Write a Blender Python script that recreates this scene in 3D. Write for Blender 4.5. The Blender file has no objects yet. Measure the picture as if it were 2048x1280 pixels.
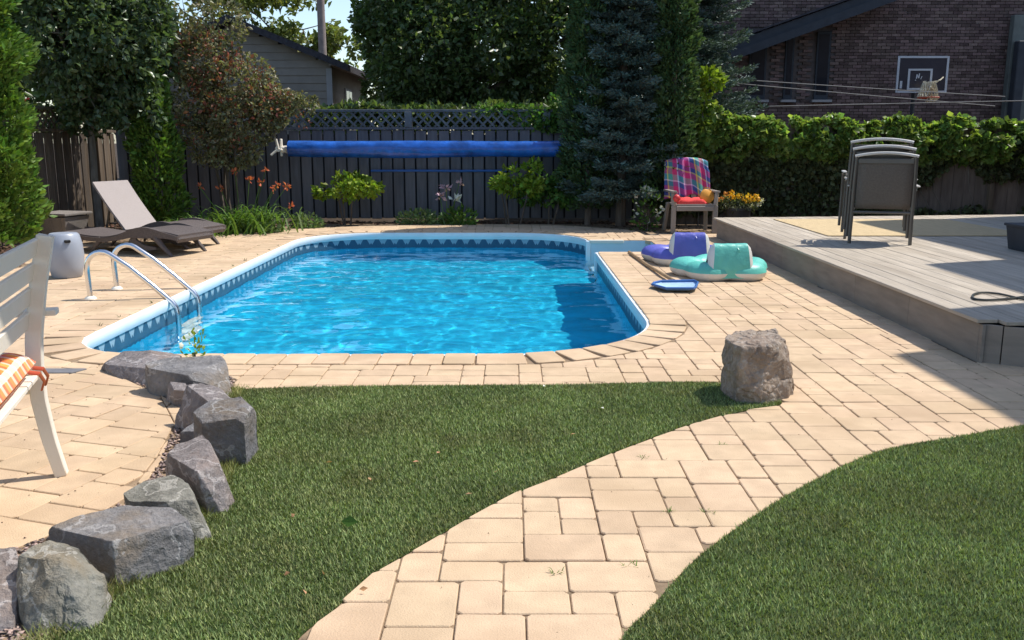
import bpy, bmesh, math, random
import numpy as np
from mathutils import Vector, Matrix, noise, Quaternion

# ------------------------------------------------------------------ scene, camera, sky, sun, exposure
SC = bpy.context.scene
COL = SC.collection
R = math.radians
H, FPX, PITCH = 1.45, 1800.0, math.atan(360 / 1800.0)

cam = bpy.data.cameras.new('camera')
cam.sensor_width = 36.0
cam.lens = 36.0 * FPX / 2048.0
cam.clip_end = 1500
camo = bpy.data.objects.new('camera', cam)
COL.objects.link(camo)
camo.location = (0, 0, H)
camo.rotation_euler = (math.pi / 2 - PITCH, 0, 0)
SC.camera = camo

SUN = Vector((0.60, 0.22, 1.0)).normalized()
EL = math.asin(SUN.z)
world = bpy.data.worlds.new('World')
SC.world = world
world.use_nodes = True
wn, wl = world.node_tree.nodes, world.node_tree.links
sky = wn.new('ShaderNodeTexSky')
sky.sky_type = 'NISHITA'
sky.sun_disc = False
sky.sun_elevation = EL
sky.sun_rotation = math.atan2(SUN.x, SUN.y)
sky.air_density = 1.0
sky.dust_density = 0.8
wl.new(sky.outputs[0], wn['Background'].inputs[0])
wn['Background'].inputs[1].default_value = 0.15

sl = bpy.data.lights.new('sun', 'SUN')
sl.energy = 3.9
sl.angle = R(0.53)
sl.color = (1.0, 0.95, 0.87)
sl.cycles.is_caustics_light = True          # sunlight focused by the pool's waves
slo = bpy.data.objects.new('sun', sl)
COL.objects.link(slo)
slo.rotation_euler = SUN.to_track_quat('Z', 'Y').to_euler()
slo.location = (6, 2, 12)

SC.view_settings.view_transform = 'Standard'
SC.view_settings.look = 'None'
SC.view_settings.gamma = 1
SC.view_settings.exposure = 0.47
SC.cycles.max_bounces = 10
SC.cycles.transparent_max_bounces = 12
SC.cycles.sample_clamp_indirect = 6.0


def at(px, py, z=0.0, Y=None):
    """A point of the place seen at a photograph pixel, on height z or at distance Y."""
    u, v = (px - 1024) / FPX, (640 - py) / FPX
    d = (u, math.cos(PITCH) + v * math.sin(PITCH), -math.sin(PITCH) + v * math.cos(PITCH))
    t = (z - H) / d[2] if Y is None else Y / d[1]
    return Vector((t * d[0], t * d[1], H + t * d[2]))


# ------------------------------------------------------------------ mesh helpers
def link(o, parent=None):
    COL.objects.link(o)
    if parent is not None:
        o.parent = parent
    return o


def tag(o, label=None, cat=None, group=None, kind=None):
    if label: o['label'] = label
    if cat: o['category'] = cat
    if group: o['group'] = group
    if kind: o['kind'] = kind
    return o


def thing(name, label, cat, loc=(0, 0, 0), rz=0.0, group=None):
    o = bpy.data.objects.new(name, None)
    o.empty_display_size = 0.1
    link(o)
    o.location = loc
    o.rotation_euler = (0, 0, rz)
    return tag(o, label, cat, group)


def setting(name, kind='structure'):
    o = bpy.data.objects.new(name, None)
    link(o)
    o['kind'] = kind
    return o


def copy_tree(o, parent=None):
    c = o.copy()
    COL.objects.link(c)
    c.parent = parent
    for ch in list(o.children):
        copy_tree(ch, c)
    return c


class MB:
    def __init__(s):
        s.v, s.f = [], []

    def add(s, vs, fs):
        n = len(s.v)
        s.v += [tuple(p) for p in vs]
        s.f += [tuple(i + n for i in f) for f in fs]
        return s

    def box(s, c, size, rz=0.0, rx=0.0, ry=0.0):
        m = Matrix.Rotation(rz, 3, 'Z') @ Matrix.Rotation(ry, 3, 'Y') @ Matrix.Rotation(rx, 3, 'X')
        c = Vector(c)
        vs = [c + m @ Vector((x * size[0] / 2, y * size[1] / 2, z * size[2] / 2)) for x in (-1, 1) for y in (-1, 1) for z in (-1, 1)]
        return s.add(vs, [(0, 1, 3, 2), (4, 6, 7, 5), (0, 4, 5, 1), (2, 3, 7, 6), (0, 2, 6, 4), (1, 5, 7, 3)])

    def bar(s, a, b, w, h, up=(0, 0, 1)):
        a, b, up = Vector(a), Vector(b), Vector(up)
        d = (b - a).normalized()
        x = d.cross(up)
        if x.length < 1e-4: x = d.cross(Vector((1, 0, 0)))
        x.normalize()
        y = x.cross(d)
        vs = [p + x * (i * w / 2) + y * (j * h / 2) for p in (a, b) for i, j in ((-1, -1), (1, -1), (1, 1), (-1, 1))]
        return s.add(vs, [(0, 3, 2, 1), (4, 5, 6, 7), (0, 1, 5, 4), (1, 2, 6, 5), (2, 3, 7, 6), (3, 0, 4, 7)])

    def tube(s, pts, r, n=8, flat=1.0):
        pts = [Vector(p) for p in pts]
        rs = r if isinstance(r, (list, tuple)) else [r] * len(pts)
        ref = None
        rings = []
        for i, p in enumerate(pts):
            d = (pts[min(i + 1, len(pts) - 1)] - pts[max(i - 1, 0)]).normalized()
            if ref is None:
                ref = d.orthogonal().normalized()
            ref = (ref - d * ref.dot(d)).normalized()
            b = d.cross(ref)
            rings.append([p + (ref * math.cos(a) + b * math.sin(a) * flat) * rs[i] for a in [2 * math.pi * k / n for k in range(n)]])
        vs = [q for ring in rings for q in ring]
        fs = []
        for i in range(len(rings) - 1):
            for k in range(n):
                fs.append((i * n + k, i * n + (k + 1) % n, (i + 1) * n + (k + 1) % n, (i + 1) * n + k))
        fs.append(tuple(range(n))[::-1])
        fs.append(tuple(range((len(rings) - 1) * n, len(rings) * n)))
        return s.add(vs, fs)

    def lathe(s, prof, n=24, c=(0, 0, 0)):
        vs, fs = [], []
        for r, z in prof:
            vs += [(c[0] + r * math.cos(2 * math.pi * k / n), c[1] + r * math.sin(2 * math.pi * k / n), c[2] + z) for k in range(n)]
        m = len(prof)
        for i in range(m - 1):
            for k in range(n):
                fs.append((i * n + k, i * n + (k + 1) % n, (i + 1) * n + (k + 1) % n, (i + 1) * n + k))
        fs.append(tuple(range(n))[::-1])
        fs.append(tuple(range((m - 1) * n, m * n)))
        return s.add(vs, fs)

    def prism(s, poly, z0, z1):
        n = len(poly)
        vs = [(p[0], p[1], z0) for p in poly] + [(p[0], p[1], z1) for p in poly]
        fs = [tuple(range(n))[::-1], tuple(range(n, 2 * n))] + [(i, (i + 1) % n, n + (i + 1) % n, n + i) for i in range(n)]
        return s.add(vs, fs)

    def grid(s, P):
        r, c = len(P), len(P[0])
        vs = [p for row in P for p in row]
        fs = [(i * c + j, i * c + j + 1, (i + 1) * c + j + 1, (i + 1) * c + j) for i in range(r - 1) for j in range(c - 1)]
        return s.add(vs, fs)

    def build(s, name, mat, parent=None, smooth=False, bevel=0.0, seg=1, fix=True, sub=0):
        me = bpy.data.meshes.new(name)
        me.from_pydata(s.v, [], s.f)
        if bevel or fix or sub:
            bm = bmesh.new()
            bm.from_mesh(me)
            if fix:
                bmesh.ops.recalc_face_normals(bm, faces=bm.faces)
            if bevel:
                es = [e for e in bm.edges if len(e.link_faces) == 2 and e.calc_face_angle(0) > R(25)]
                bmesh.ops.bevel(bm, geom=es, offset=bevel, segments=seg, affect='EDGES', profile=0.7, clamp_overlap=True)
            bm.to_mesh(me)
            bm.free()
        if smooth:
            me.polygons.foreach_set('use_smooth', [True] * len(me.polygons))
            me.set_sharp_from_angle(angle=R(42 if smooth is True else smooth))
        if mat is not None:
            me.materials.append(mat)
        o = bpy.data.objects.new(name, me)
        return link(o, parent)


def np_mesh(name, V, F, mat, parent=None, smooth=False):
    """V (n,3), F (m,k) arrays."""
    me = bpy.data.meshes.new(name)
    V = np.asarray(V, dtype=np.float32)
    F = np.asarray(F, dtype=np.int32)
    m, k = F.shape
    me.vertices.add(len(V))
    me.vertices.foreach_set('co', V.ravel())
    me.loops.add(m * k)
    me.loops.foreach_set('vertex_index', F.ravel())
    me.polygons.add(m)
    me.polygons.foreach_set('loop_start', np.arange(0, m * k, k, dtype=np.int32))
    me.polygons.foreach_set('loop_total', np.full(m, k, dtype=np.int32))
    if smooth:
        me.polygons.foreach_set('use_smooth', np.ones(m, dtype=bool))
    me.update(calc_edges=True)
    me.validate()
    me.materials.append(mat)
    return link(bpy.data.objects.new(name, me), parent)


def sheet(name, polys, z, mat, parent=None):
    bm = bmesh.new()
    for poly in polys:
        bm.faces.new([bm.verts.new((p[0], p[1], z)) for p in poly])
    bmesh.ops.recalc_face_normals(bm, faces=bm.faces)
    bmesh.ops.triangulate(bm, faces=bm.faces[:], ngon_method='EAR_CLIP')
    for f in bm.faces:
        if f.normal.z < 0: f.normal_flip()
    me = bpy.data.meshes.new(name)
    bm.to_mesh(me)
    bm.free()
    me.materials.append(mat)
    return link(bpy.data.objects.new(name, me), parent)


# ------------------------------------------------------------------ materials
def new_mat(name):
    m = bpy.data.materials.new(name)
    m.use_nodes = True
    n, l = m.node_tree.nodes, m.node_tree.links
    return m, n, l, n['Principled BSDF'], n['Material Output']


def rgba(c, k=1.0):
    return (c[0] * k, c[1] * k, c[2] * k, 1)


def nmath(n, l, op, a, b=None, c=None):
    q = n.new('ShaderNodeMath')
    q.operation = op
    for i, x in enumerate((a, b, c)):
        if x is None: continue
        if isinstance(x, (int, float)): q.inputs[i].default_value = x
        else: l.new(x, q.inputs[i])
    return q.outputs[0]


def nmix(n, l, fac, a, b, mode='MIX'):
    q = n.new('ShaderNodeMix')
    q.data_type = 'RGBA'
    q.blend_type = mode
    for sock, x in ((q.inputs[0], fac), (q.inputs[6], a), (q.inputs[7], b)):
        if isinstance(x, (int, float)): sock.default_value = x
        elif isinstance(x, tuple): sock.default_value = x if len(x) == 4 else (*x, 1)
        else: l.new(x, sock)
    return q.outputs[2]


def pmat(name, col, rough=0.6, var=0.2, scale=6.0, bump=0.0, bscale=60.0, spec=0.3, jit=0.0, metal=0.0, col2=None, patch=1.5, stretch=None, translucent=0.0, hue=0.0):
    """Plain surface with noise in colour, random shift per piece and fine relief."""
    m, n, l, b, out = new_mat(name)
    geo = n.new('ShaderNodeNewGeometry')
    pos = geo.outputs['Position']
    if stretch:
        mp = n.new('ShaderNodeMapping')
        mp.inputs['Scale'].default_value = stretch
        l.new(pos, mp.inputs[0])
        pos = mp.outputs[0]
    nz = n.new('ShaderNodeTexNoise')
    nz.inputs['Scale'].default_value = scale
    nz.inputs['Detail'].default_value = 6
    l.new(pos, nz.inputs['Vector'])
    ramp = n.new('ShaderNodeMapRange')
    ramp.inputs[1].default_value, ramp.inputs[2].default_value = 0.3, 0.7
    l.new(nz.outputs[0], ramp.inputs[0])
    c = nmix(n, l, ramp.outputs[0], rgba(col, 1 - var), rgba(col, 1 + var))
    if col2:
        n2 = n.new('ShaderNodeTexNoise')
        n2.inputs['Scale'].default_value = patch
        n2.inputs['Detail'].default_value = 4
        l.new(pos, n2.inputs['Vector'])
        r2 = n.new('ShaderNodeMapRange')
        r2.inputs[1].default_value, r2.inputs[2].default_value = 0.48, 0.66
        l.new(n2.outputs[0], r2.inputs[0])
        c = nmix(n, l, r2.outputs[0], c, rgba(col2))
    if jit or hue:
        oi = n.new('ShaderNodeObjectInfo')
        rnd = nmath(n, l, 'FRACT', nmath(n, l, 'ADD', oi.outputs['Random'], geo.outputs['Random Per Island']))
        hs = n.new('ShaderNodeHueSaturation')
        l.new(c, hs.inputs['Color'])
        l.new(nmath(n, l, 'MULTIPLY_ADD', rnd, 2 * jit, 1 - jit), hs.inputs['Value'])
        if hue:
            r3 = nmath(n, l, 'FRACT', nmath(n, l, 'MULTIPLY', rnd, 7.31))
            l.new(nmath(n, l, 'MULTIPLY_ADD', r3, 2 * hue, 0.5 - hue), hs.inputs['Hue'])
        c = hs.outputs[0]
    l.new(c, b.inputs['Base Color'])
    b.inputs['Roughness'].default_value = rough
    b.inputs['Specular IOR Level'].default_value = spec
    b.inputs['Metallic'].default_value = metal
    if bump:
        nb = n.new('ShaderNodeTexNoise')
        nb.inputs['Scale'].default_value = bscale
        nb.inputs['Detail'].default_value = 5
        l.new(pos, nb.inputs['Vector'])
        bp = n.new('ShaderNodeBump')
        bp.inputs['Strength'].default_value = min(1.0, bump)
        bp.inputs['Distance'].default_value = 0.01
        l.new(nb.outputs[0], bp.inputs['Height'])
        l.new(bp.outputs[0], b.inputs['Normal'])
    if translucent:
        tr = n.new('ShaderNodeBsdfTranslucent')
        l.new(nmix(n, l, 1.0, c, (1.15, 1.25, 0.55, 1), 'MULTIPLY'), tr.inputs[0])
        mx = n.new('ShaderNodeMixShader')
        mx.inputs[0].default_value = translucent
        l.new(b.outputs[0], mx.inputs[1])
        l.new(tr.outputs[0], mx.inputs[2])
        l.new(mx.outputs[0], out.inputs[0])
    return m


def leafmat(name, col, jit=0.35, tr=0.35, hue=0.03, rough=0.5, spec=0.25):
    return pmat(name, col, rough=rough, var=0.15, scale=3.0, jit=jit, translucent=tr, hue=hue, spec=spec)


M = {}
M['paver'] = pmat('sandstone_paver', (0.568, 0.418, 0.276), 0.85, 0.10, 9, 0.35, 160, 0.15, jit=0.075, col2=(0.485, 0.35, 0.225), patch=1.6, hue=0.003)
M['sand'] = pmat('joint_sand', (0.26, 0.19, 0.125), 0.95, 0.35, 12, 0.4, 120, 0.1)
M['soil'] = pmat('garden_soil', (0.055, 0.042, 0.032), 0.95, 0.4, 5, 0.8, 40, 0.1, col2=(0.09, 0.065, 0.045))
M['turf'] = pmat('turf_base', (0.04, 0.062, 0.018), 0.95, 0.3, 30, 0.5, 150, 0.1)
M['blade'] = pmat('turf_blade', (0.235, 0.29, 0.108), 0.6, 0.22, 1.6, spec=0.4, jit=0.68, hue=0.03, translucent=0.2, col2=(0.215, 0.235, 0.092), patch=2.2)
M['fringe'] = pmat('dry_edge_grass', (0.24, 0.25, 0.09), 0.6, 0.3, 9, spec=0.2, jit=0.5, hue=0.04, translucent=0.2)
M['fence'] = pmat('blue_grey_fence', (0.125, 0.127, 0.142), 0.75, 0.18, 5, 0.3, 60, 0.2, jit=0.12, stretch=(3, 3, 0.4))
M['fence_gap'] = pmat('dark_backing', (0.03, 0.033, 0.04), 0.9, 0.2, 5)
M['lattice'] = pmat('grey_lattice', (0.12, 0.13, 0.145), 0.75, 0.2, 8, 0.2, 60, 0.2, jit=0.12)
M['oldwood'] = pmat('weathered_wood', (0.14, 0.108, 0.08), 0.85, 0.35, 4, 0.6, 50, 0.15, jit=0.22, col2=(0.12, 0.10, 0.085), patch=1.2, stretch=(6, 6, 0.5))
M['ivywall'] = pmat('brown_boards', (0.175, 0.14, 0.118), 0.85, 0.25, 5, 0.4, 50, 0.15, jit=0.12, stretch=(3, 3, 0.5))
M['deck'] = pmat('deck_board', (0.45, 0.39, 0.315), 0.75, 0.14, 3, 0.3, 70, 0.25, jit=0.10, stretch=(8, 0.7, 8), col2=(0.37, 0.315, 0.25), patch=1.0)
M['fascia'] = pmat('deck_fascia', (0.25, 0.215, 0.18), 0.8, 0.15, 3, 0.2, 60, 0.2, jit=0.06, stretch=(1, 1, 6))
M['white'] = pmat('white_paint', (0.80, 0.74, 0.63), 0.5, 0.04, 5, 0.1, 60, 0.4)
M['rim'] = pmat('white_pool_rim', (0.80, 0.84, 0.86), 0.35, 0.06, 4, 0.05, 30, 0.5)
M['steps'] = pmat('pale_step_plastic', (0.56, 0.70, 0.76), 0.35, 0.05, 4, 0.0, 30, 0.5)
M['chrome'] = pmat('stainless_steel', (0.72, 0.72, 0.73), 0.18, 0.05, 8, 0.0, 30, 0.5, metal=1.0)
M['wicker'] = pmat('dark_wicker', (0.115, 0.095, 0.090), 0.55, 0.25, 60, 0.7, 220, 0.4, jit=0.05)
M['wickerlight'] = pmat('pale_wicker_sling', (0.40, 0.35, 0.33), 0.6, 0.18, 70, 0.6, 240, 0.3, stretch=(4, 4, 1))  # paler wicker, used on the raised backrest only
M['wickertable'] = pmat('grey_wicker', (0.24, 0.215, 0.195), 0.65, 0.25, 60, 0.6, 200, 0.3, stretch=(1, 1, 5))
M['ceramic'] = pmat('grey_ceramic', (0.30, 0.33, 0.385), 0.38, 0.06, 4, 0.05, 20, 0.5)
M['black'] = pmat('black', (0.012, 0.012, 0.013), 0.6, 0.1, 4)
M['bronze'] = pmat('bronze_metal', (0.105, 0.097, 0.085), 0.42, 0.1, 8, 0.0, 30, 0.5)
M['sling'] = pmat('brown_sling', (0.115, 0.098, 0.085), 0.7, 0.12, 60, 0.3, 300, 0.3)
M['silver'] = pmat('silver_rail', (0.55, 0.53, 0.50), 0.4, 0.06, 8, spec=0.5)
M['resin'] = pmat('taupe_resin', (0.27, 0.235, 0.205), 0.55, 0.08, 6, 0.1, 40, 0.35)
M['mat'] = pmat('straw_mat', (0.58, 0.45, 0.27), 0.9, 0.12, 4, 0.5, 120, 0.1, stretch=(12, 1, 1))
M['bluecover'] = pmat('blue_solar_cover', (0.012, 0.09, 0.38), 0.26, 0.4, 5, 0.9, 13, 0.6)
M['bluepole'] = pmat('blue_plastic', (0.03, 0.12, 0.36), 0.4, 0.1, 6, spec=0.5)
M['netmesh'] = pmat('pale_blue_mesh', (0.36, 0.52, 0.72), 0.7, 0.1, 30, 0.4, 200)
M['polewood'] = pmat('brown_pole', (0.36, 0.24, 0.13), 0.5, 0.15, 8, spec=0.4)
M['green_vinyl'] = pmat('mint_vinyl', (0.12, 0.50, 0.42), 0.42, 0.06, 5, 0.6, 22, 0.45)
M['purple_vinyl'] = pmat('violet_vinyl', (0.115, 0.12, 0.46), 0.42, 0.08, 5, 0.6, 22, 0.45)
M['white_vinyl'] = pmat('white_vinyl', (0.66, 0.65, 0.62), 0.42, 0.05, 5, 0.25, 14, 0.45)
M['siding'] = pmat('grey_siding', (0.285, 0.25, 0.215), 0.7, 0.1, 4, 0.2, 40, 0.2, jit=0.06)
M['trim'] = pmat('pale_trim', (0.34, 0.33, 0.33), 0.6, 0.06, 5)
M['roofdark'] = pmat('dark_shingle', (0.055, 0.052, 0.06), 0.85, 0.3, 14, 0.5, 50, 0.15)
M['brick'] = pmat('brown_brick', (0.155, 0.108, 0.098), 0.85, 0.2, 10, 0.4, 60, 0.15, jit=0.42, hue=0.015)
M['mortar'] = pmat('mortar', (0.115, 0.095, 0.09), 0.95, 0.2, 10)
M['glass_dark'] = pmat('dark_window_glass', (0.02, 0.022, 0.028), 0.08, 0.1, 3, spec=0.6)
M['pane'] = pmat('window_pane', (0.16, 0.19, 0.21), 0.08, 0.3, 3, spec=0.6)
M['greenboard'] = pmat('grey_green_board', (0.15, 0.165, 0.15), 0.8, 0.15, 5, 0.2, 50)
M['darkpost'] = pmat('charcoal_post', (0.045, 0.05, 0.06), 0.7, 0.15, 5)
M['wire'] = pmat('grey_cable', (0.25, 0.24, 0.23), 0.6, 0.05, 5)
M['backboard'] = pmat('smoked_acrylic', (0.055, 0.052, 0.065), 0.25, 0.08, 5, spec=0.5)
M['boardline'] = pmat('backboard_white', (0.60, 0.62, 0.66), 0.5, 0.05, 5)
M['netrope'] = pmat('worn_net_rope', (0.62, 0.56, 0.42), 0.9, 0.2, 30)
M['orange'] = pmat('orange_plastic', (0.80, 0.36, 0.06), 0.5, 0.05, 5)
M['redrim'] = pmat('red_metal', (0.50, 0.06, 0.03), 0.5, 0.05, 5)
M['red'] = pmat('coral_towel', (0.80, 0.09, 0.085), 0.9, 0.12, 30, 0.5, 200, 0.1)
M['redthing'] = pmat('red_plastic', (0.65, 0.05, 0.05), 0.4, 0.1, 5)
M['slate'] = pmat('grey_slate', (0.17, 0.17, 0.18), 0.8, 0.15, 8, 0.4, 60)
M['bark'] = pmat('bark', (0.13, 0.105, 0.085), 0.9, 0.35, 12, 0.8, 40, 0.1, stretch=(1, 1, 0.3))
M['greybark'] = pmat('grey_bark', (0.20, 0.185, 0.16), 0.9, 0.3, 12, 0.8, 40, 0.1, stretch=(1, 1, 0.3))
M['gravel'] = pmat('pink_gravel', (0.36, 0.27, 0.23), 0.9, 0.2, 30, jit=0.4, hue=0.02)
M['mulch'] = pmat('leaf_litter', (0.13, 0.075, 0.05), 0.95, 0.3, 20, jit=0.45, hue=0.02)
M['pot'] = pmat('dark_pot', (0.05, 0.045, 0.042), 0.5, 0.1, 5)
M['pole'] = pmat('grey_utility_pole', (0.22, 0.18, 0.165), 0.85, 0.2, 6)
M['hose'] = pmat('dark_cable', (0.04, 0.045, 0.042), 0.5, 0.1, 5)
# leaves
M['lf_cedar'] = leafmat('cedar_sprays', (0.125, 0.215, 0.036), 0.5, 0.25, 0.02)
M['lf_cedard'] = leafmat('dark_cedar_sprays', (0.07, 0.115, 0.045), 0.4, 0.25, 0.02)
M['lf_dark'] = leafmat('dark_tree_leaves', (0.095, 0.14, 0.065), 0.45, 0.4, 0.02, rough=0.32, spec=0.5)
M['lf_plum'] = leafmat('bronze_green_leaves', (0.195, 0.185, 0.095), 0.55, 0.35, 0.05, rough=0.4, spec=0.4)
M['lf_back'] = leafmat('background_leaves', (0.105, 0.15, 0.055), 0.5, 0.45, 0.03, rough=0.35, spec=0.5)
M['lf_far'] = leafmat('far_leaves', (0.17, 0.20, 0.06), 0.35, 0.4, 0.03)
M['lf_lime'] = leafmat('lime_leaves', (0.22, 0.31, 0.035), 0.35, 0.4, 0.025)
M['lf_lime2'] = leafmat('green_leaves', (0.10, 0.19, 0.035), 0.4, 0.35, 0.025)
M['lf_spruce'] = leafmat('blue_spruce_needles', (0.105, 0.15, 0.132), 0.4, 0.12, 0.02, rough=0.6)
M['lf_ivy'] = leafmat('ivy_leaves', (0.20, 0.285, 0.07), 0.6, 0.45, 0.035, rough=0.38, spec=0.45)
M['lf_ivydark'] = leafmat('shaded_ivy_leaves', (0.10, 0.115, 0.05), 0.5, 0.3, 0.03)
M['lf_lily'] = leafmat('daylily_blades', (0.11, 0.20, 0.04), 0.4, 0.35, 0.02)
M['lf_ground'] = leafmat('groundcover_leaves', (0.15, 0.23, 0.09), 0.35, 0.3, 0.02)
M['fl_orange'] = leafmat('orange_petals', (0.55, 0.15, 0.07), 0.2, 0.3, 0.01)
M['fl_yellow'] = leafmat('yellow_petals', (0.85, 0.50, 0.03), 0.2, 0.25, 0.02)
M['fl_white'] = leafmat('white_petals', (0.75, 0.75, 0.68), 0.15, 0.3, 0.0)
M['fl_pink'] = leafmat('pink_petals', (0.62, 0.42, 0.50), 0.2, 0.3, 0.0)
M['redshoot'] = leafmat('red_shoot_leaves', (0.26, 0.095, 0.06), 0.3, 0.3, 0.02)
M['dryleaf'] = leafmat('dry_leaf', (0.50, 0.28, 0.15), 0.3, 0.2, 0.02)


def rock_mat(name, a, b, c, veins=0.6):
    m, n, l, p, out = new_mat(name)
    geo = n.new('ShaderNodeNewGeometry')
    def nz(scale, det, rng):
        q = n.new('ShaderNodeTexNoise')
        q.inputs['Scale'].default_value = scale
        q.inputs['Detail'].default_value = det
        q.inputs['Roughness'].default_value = 0.65
        l.new(geo.outputs['Position'], q.inputs['Vector'])
        r = n.new('ShaderNodeMapRange')
        r.inputs[1].default_value, r.inputs[2].default_value = rng
        l.new(q.outputs[0], r.inputs[0])
        return r.outputs[0], q.outputs[0]
    f1, h1 = nz(7, 8, (0.35, 0.65))
    f2, h2 = nz(3.1, 5, (0.5, 0.68))
    f3, h3 = nz(34, 6, (0.52, 0.75))
    col = nmix(n, l, f1, rgba(a, 0.7), rgba(a, 1.3))
    col = nmix(n, l, f2, col, rgba(b))
    col = nmix(n, l, nmath(n, l, 'MULTIPLY', f3, 0.7), col, rgba(c))
    vn = n.new('ShaderNodeTexNoise')
    vn.inputs['Scale'].default_value = 4.5
    vn.inputs['Detail'].default_value = 7
    l.new(geo.outputs['Position'], vn.inputs['Vector'])
    vein = nmath(n, l, 'LESS_THAN', nmath(n, l, 'ABSOLUTE', nmath(n, l, 'ADD', vn.outputs[0], -0.5)), 0.012)
    col = nmix(n, l, nmath(n, l, 'MULTIPLY', vein, veins), col, rgba(c, 1.25))
    l.new(col, p.inputs['Base Color'])
    p.inputs['Roughness'].default_value = 0.85
    p.inputs['Specular IOR Level'].default_value = 0.2
    bp = n.new('ShaderNodeBump')
    bp.inputs['Strength'].default_value = 1.0
    bp.inputs['Distance'].default_value = 0.018
    l.new(nmath(n, l, 'ADD', h3, nmath(n, l, 'MULTIPLY', h1, 1.5)), bp.inputs['Height'])
    l.new(bp.outputs[0], p.inputs['Normal'])
    return m


M['rock_a'] = rock_mat('charcoal_rock', (0.165, 0.162, 0.17), (0.17, 0.14, 0.11), (0.31, 0.305, 0.30))
M['rock_b'] = rock_mat('olive_grey_rock', (0.20, 0.195, 0.168), (0.25, 0.21, 0.15), (0.35, 0.335, 0.30))
M['rock_c'] = rock_mat('grey_purple_rock', (0.22, 0.195, 0.19), (0.29, 0.225, 0.19), (0.38, 0.35, 0.34))
M['rock_d'] = rock_mat('brown_boulder', (0.31, 0.245, 0.19), (0.235, 0.175, 0.135), (0.50, 0.47, 0.43), 0.12)

M['rock_e'] = rock_mat('slate_grey_rock', (0.205, 0.198, 0.198), (0.24, 0.195, 0.15), (0.33, 0.32, 0.315))

# ------------------------------------------------------------------ outlines of the place (metres)
def arc(cx, cy, r, a0, a1, n=14):
    return [(cx + r * math.cos(R(a0 + (a1 - a0) * i / n)), cy + r * math.sin(R(a0 + (a1 - a0) * i / n))) for i in range(n + 1)]


PX0, PX1, PY0, PY1 = -3.22, 1.12, 6.05, 14.40
NX1, NY0, NY1 = 2.02, 11.80, 13.20            # step recess


def pool_outline(off=0.0, notch=True):
    x0, x1, y0, y1 = PX0 - off, PX1 + off, PY0 - off, PY1 + off
    rn, rl, rf = 1.25 + off, 0.68 + off, 1.15 + off
    p = arc(x1 - rn, y0 + rn, rn, -90, 0, 18)
    if notch:
        p += [(x1, NY0 - off), (NX1 + off, NY0 - off), (NX1 + off, NY1 + off), (x1, NY1 + off)]
        p += arc(x1 - rf, y1 - rf, rf, 2 if NY1 + off < y1 - rf else 8, 90, 16)
    else:
        p += arc(x1 - rf, y1 - rf, rf, 0, 90, 16)
    p += arc(x0 + rf, y1 - rf, rf, 90, 180, 16)
    p += arc(x0 + rl, y0 + rl, rl, 180, 270, 14)
    return p


def smooth_line(pts, n=6):
    out = []
    P = [Vector((p[0], p[1])) for p in pts]
    P = [2 * P[0] - P[1]] + P + [2 * P[-1] - P[-2]]
    for i in range(1, len(P) - 2):
        for k in range(n):
            t = k / n
            a, b, c, d = P[i - 1:i + 3]
            q = 0.5 * ((2 * b) + (c - a) * t + (2 * a - 5 * b + 4 * c - d) * t * t + (3 * b - a - 3 * c + d) * t ** 3)
            out.append((q.x, q.y))
    out.append((P[-2].x, P[-2].y))
    return out


lawn1_top = smooth_line([(-1.66, 5.16), (-0.97, 5.23), (0.23, 5.26), (1.15, 5.32), (1.45, 5.15)])
lawn1_low = smooth_line([(1.45, 5.15), (1.52, 4.88), (1.31, 4.755), (0.99, 4.54), (0.543, 4.124), (0.188, 3.74), (-0.049, 3.48), (-0.32, 3.08), (-0.483, 2.83), (-0.56, 2.61), (-0.64, 2.42), (-0.72, 2.0), (-0.75, 1.2)])
lawn1_left = smooth_line([(-1.45, 1.2), (-1.42, 2.3), (-1.33, 2.69), (-1.28, 3.06), (-1.27, 3.5), (-1.36, 4.1), (-1.55, 4.7), (-1.66, 5.16)])
LAWN1 = lawn1_top[:-1] + lawn1_low[:-1] + lawn1_left[:-1]
lawn2_edge = smooth_line([(4.6, 5.15), (3.4, 4.75), (2.656, 4.472), (2.177, 4.272), (1.718, 4.053), (1.226, 3.616), (0.876, 3.235), (0.67, 2.98), (0.525, 2.76), (0.436, 2.61), (0.32, 2.42), (0.22, 2.0), (0.18, 1.2)])
LAWN2 = lawn2_edge + [(4.6, 1.2)]
ROCKBED = [(-1.45, 1.0), (-1.42, 2.3), (-1.33, 2.69), (-1.28, 3.06), (-1.27, 3.5), (-1.36, 4.1), (-1.55, 4.7), (-1.66, 5.16), (-1.72, 5.4), (-2.05, 5.72), (-2.5, 5.66), (-2.35, 5.35), (-2.05, 5.05), (-1.78, 4.72), (-1.72, 4.35), (-1.62, 3.95), (-1.56, 3.55), (-1.68, 3.2), (-1.85, 2.98), (-2.1, 2.7), (-2.2, 1.0)]
TERRACE = [(-7.0, 1.0), (-1.9, 1.0), (-1.75, 2.9), (-1.6, 3.5), (-1.66, 4.0), (-1.76, 4.5), (-2.05, 5.05), (-2.6, 5.72), (-3.3, 5.62), (-7.0, 6.9)]
BED = [(-9, 9.2), (-5.75, 9.3), (-5.7, 10.6), (-6.5, 11.2), (-6.4, 12.6), (-5.2, 13.2), (-4.45, 14.0), (-3.7, 14.95), (-2.6, 15.5), (-1.1, 15.85), (0.6, 15.8), (1.5, 15.2), (2.0, 14.75), (2.05, 14.2), (3.3, 14.15), (3.3, 17), (-9, 17)]


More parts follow.
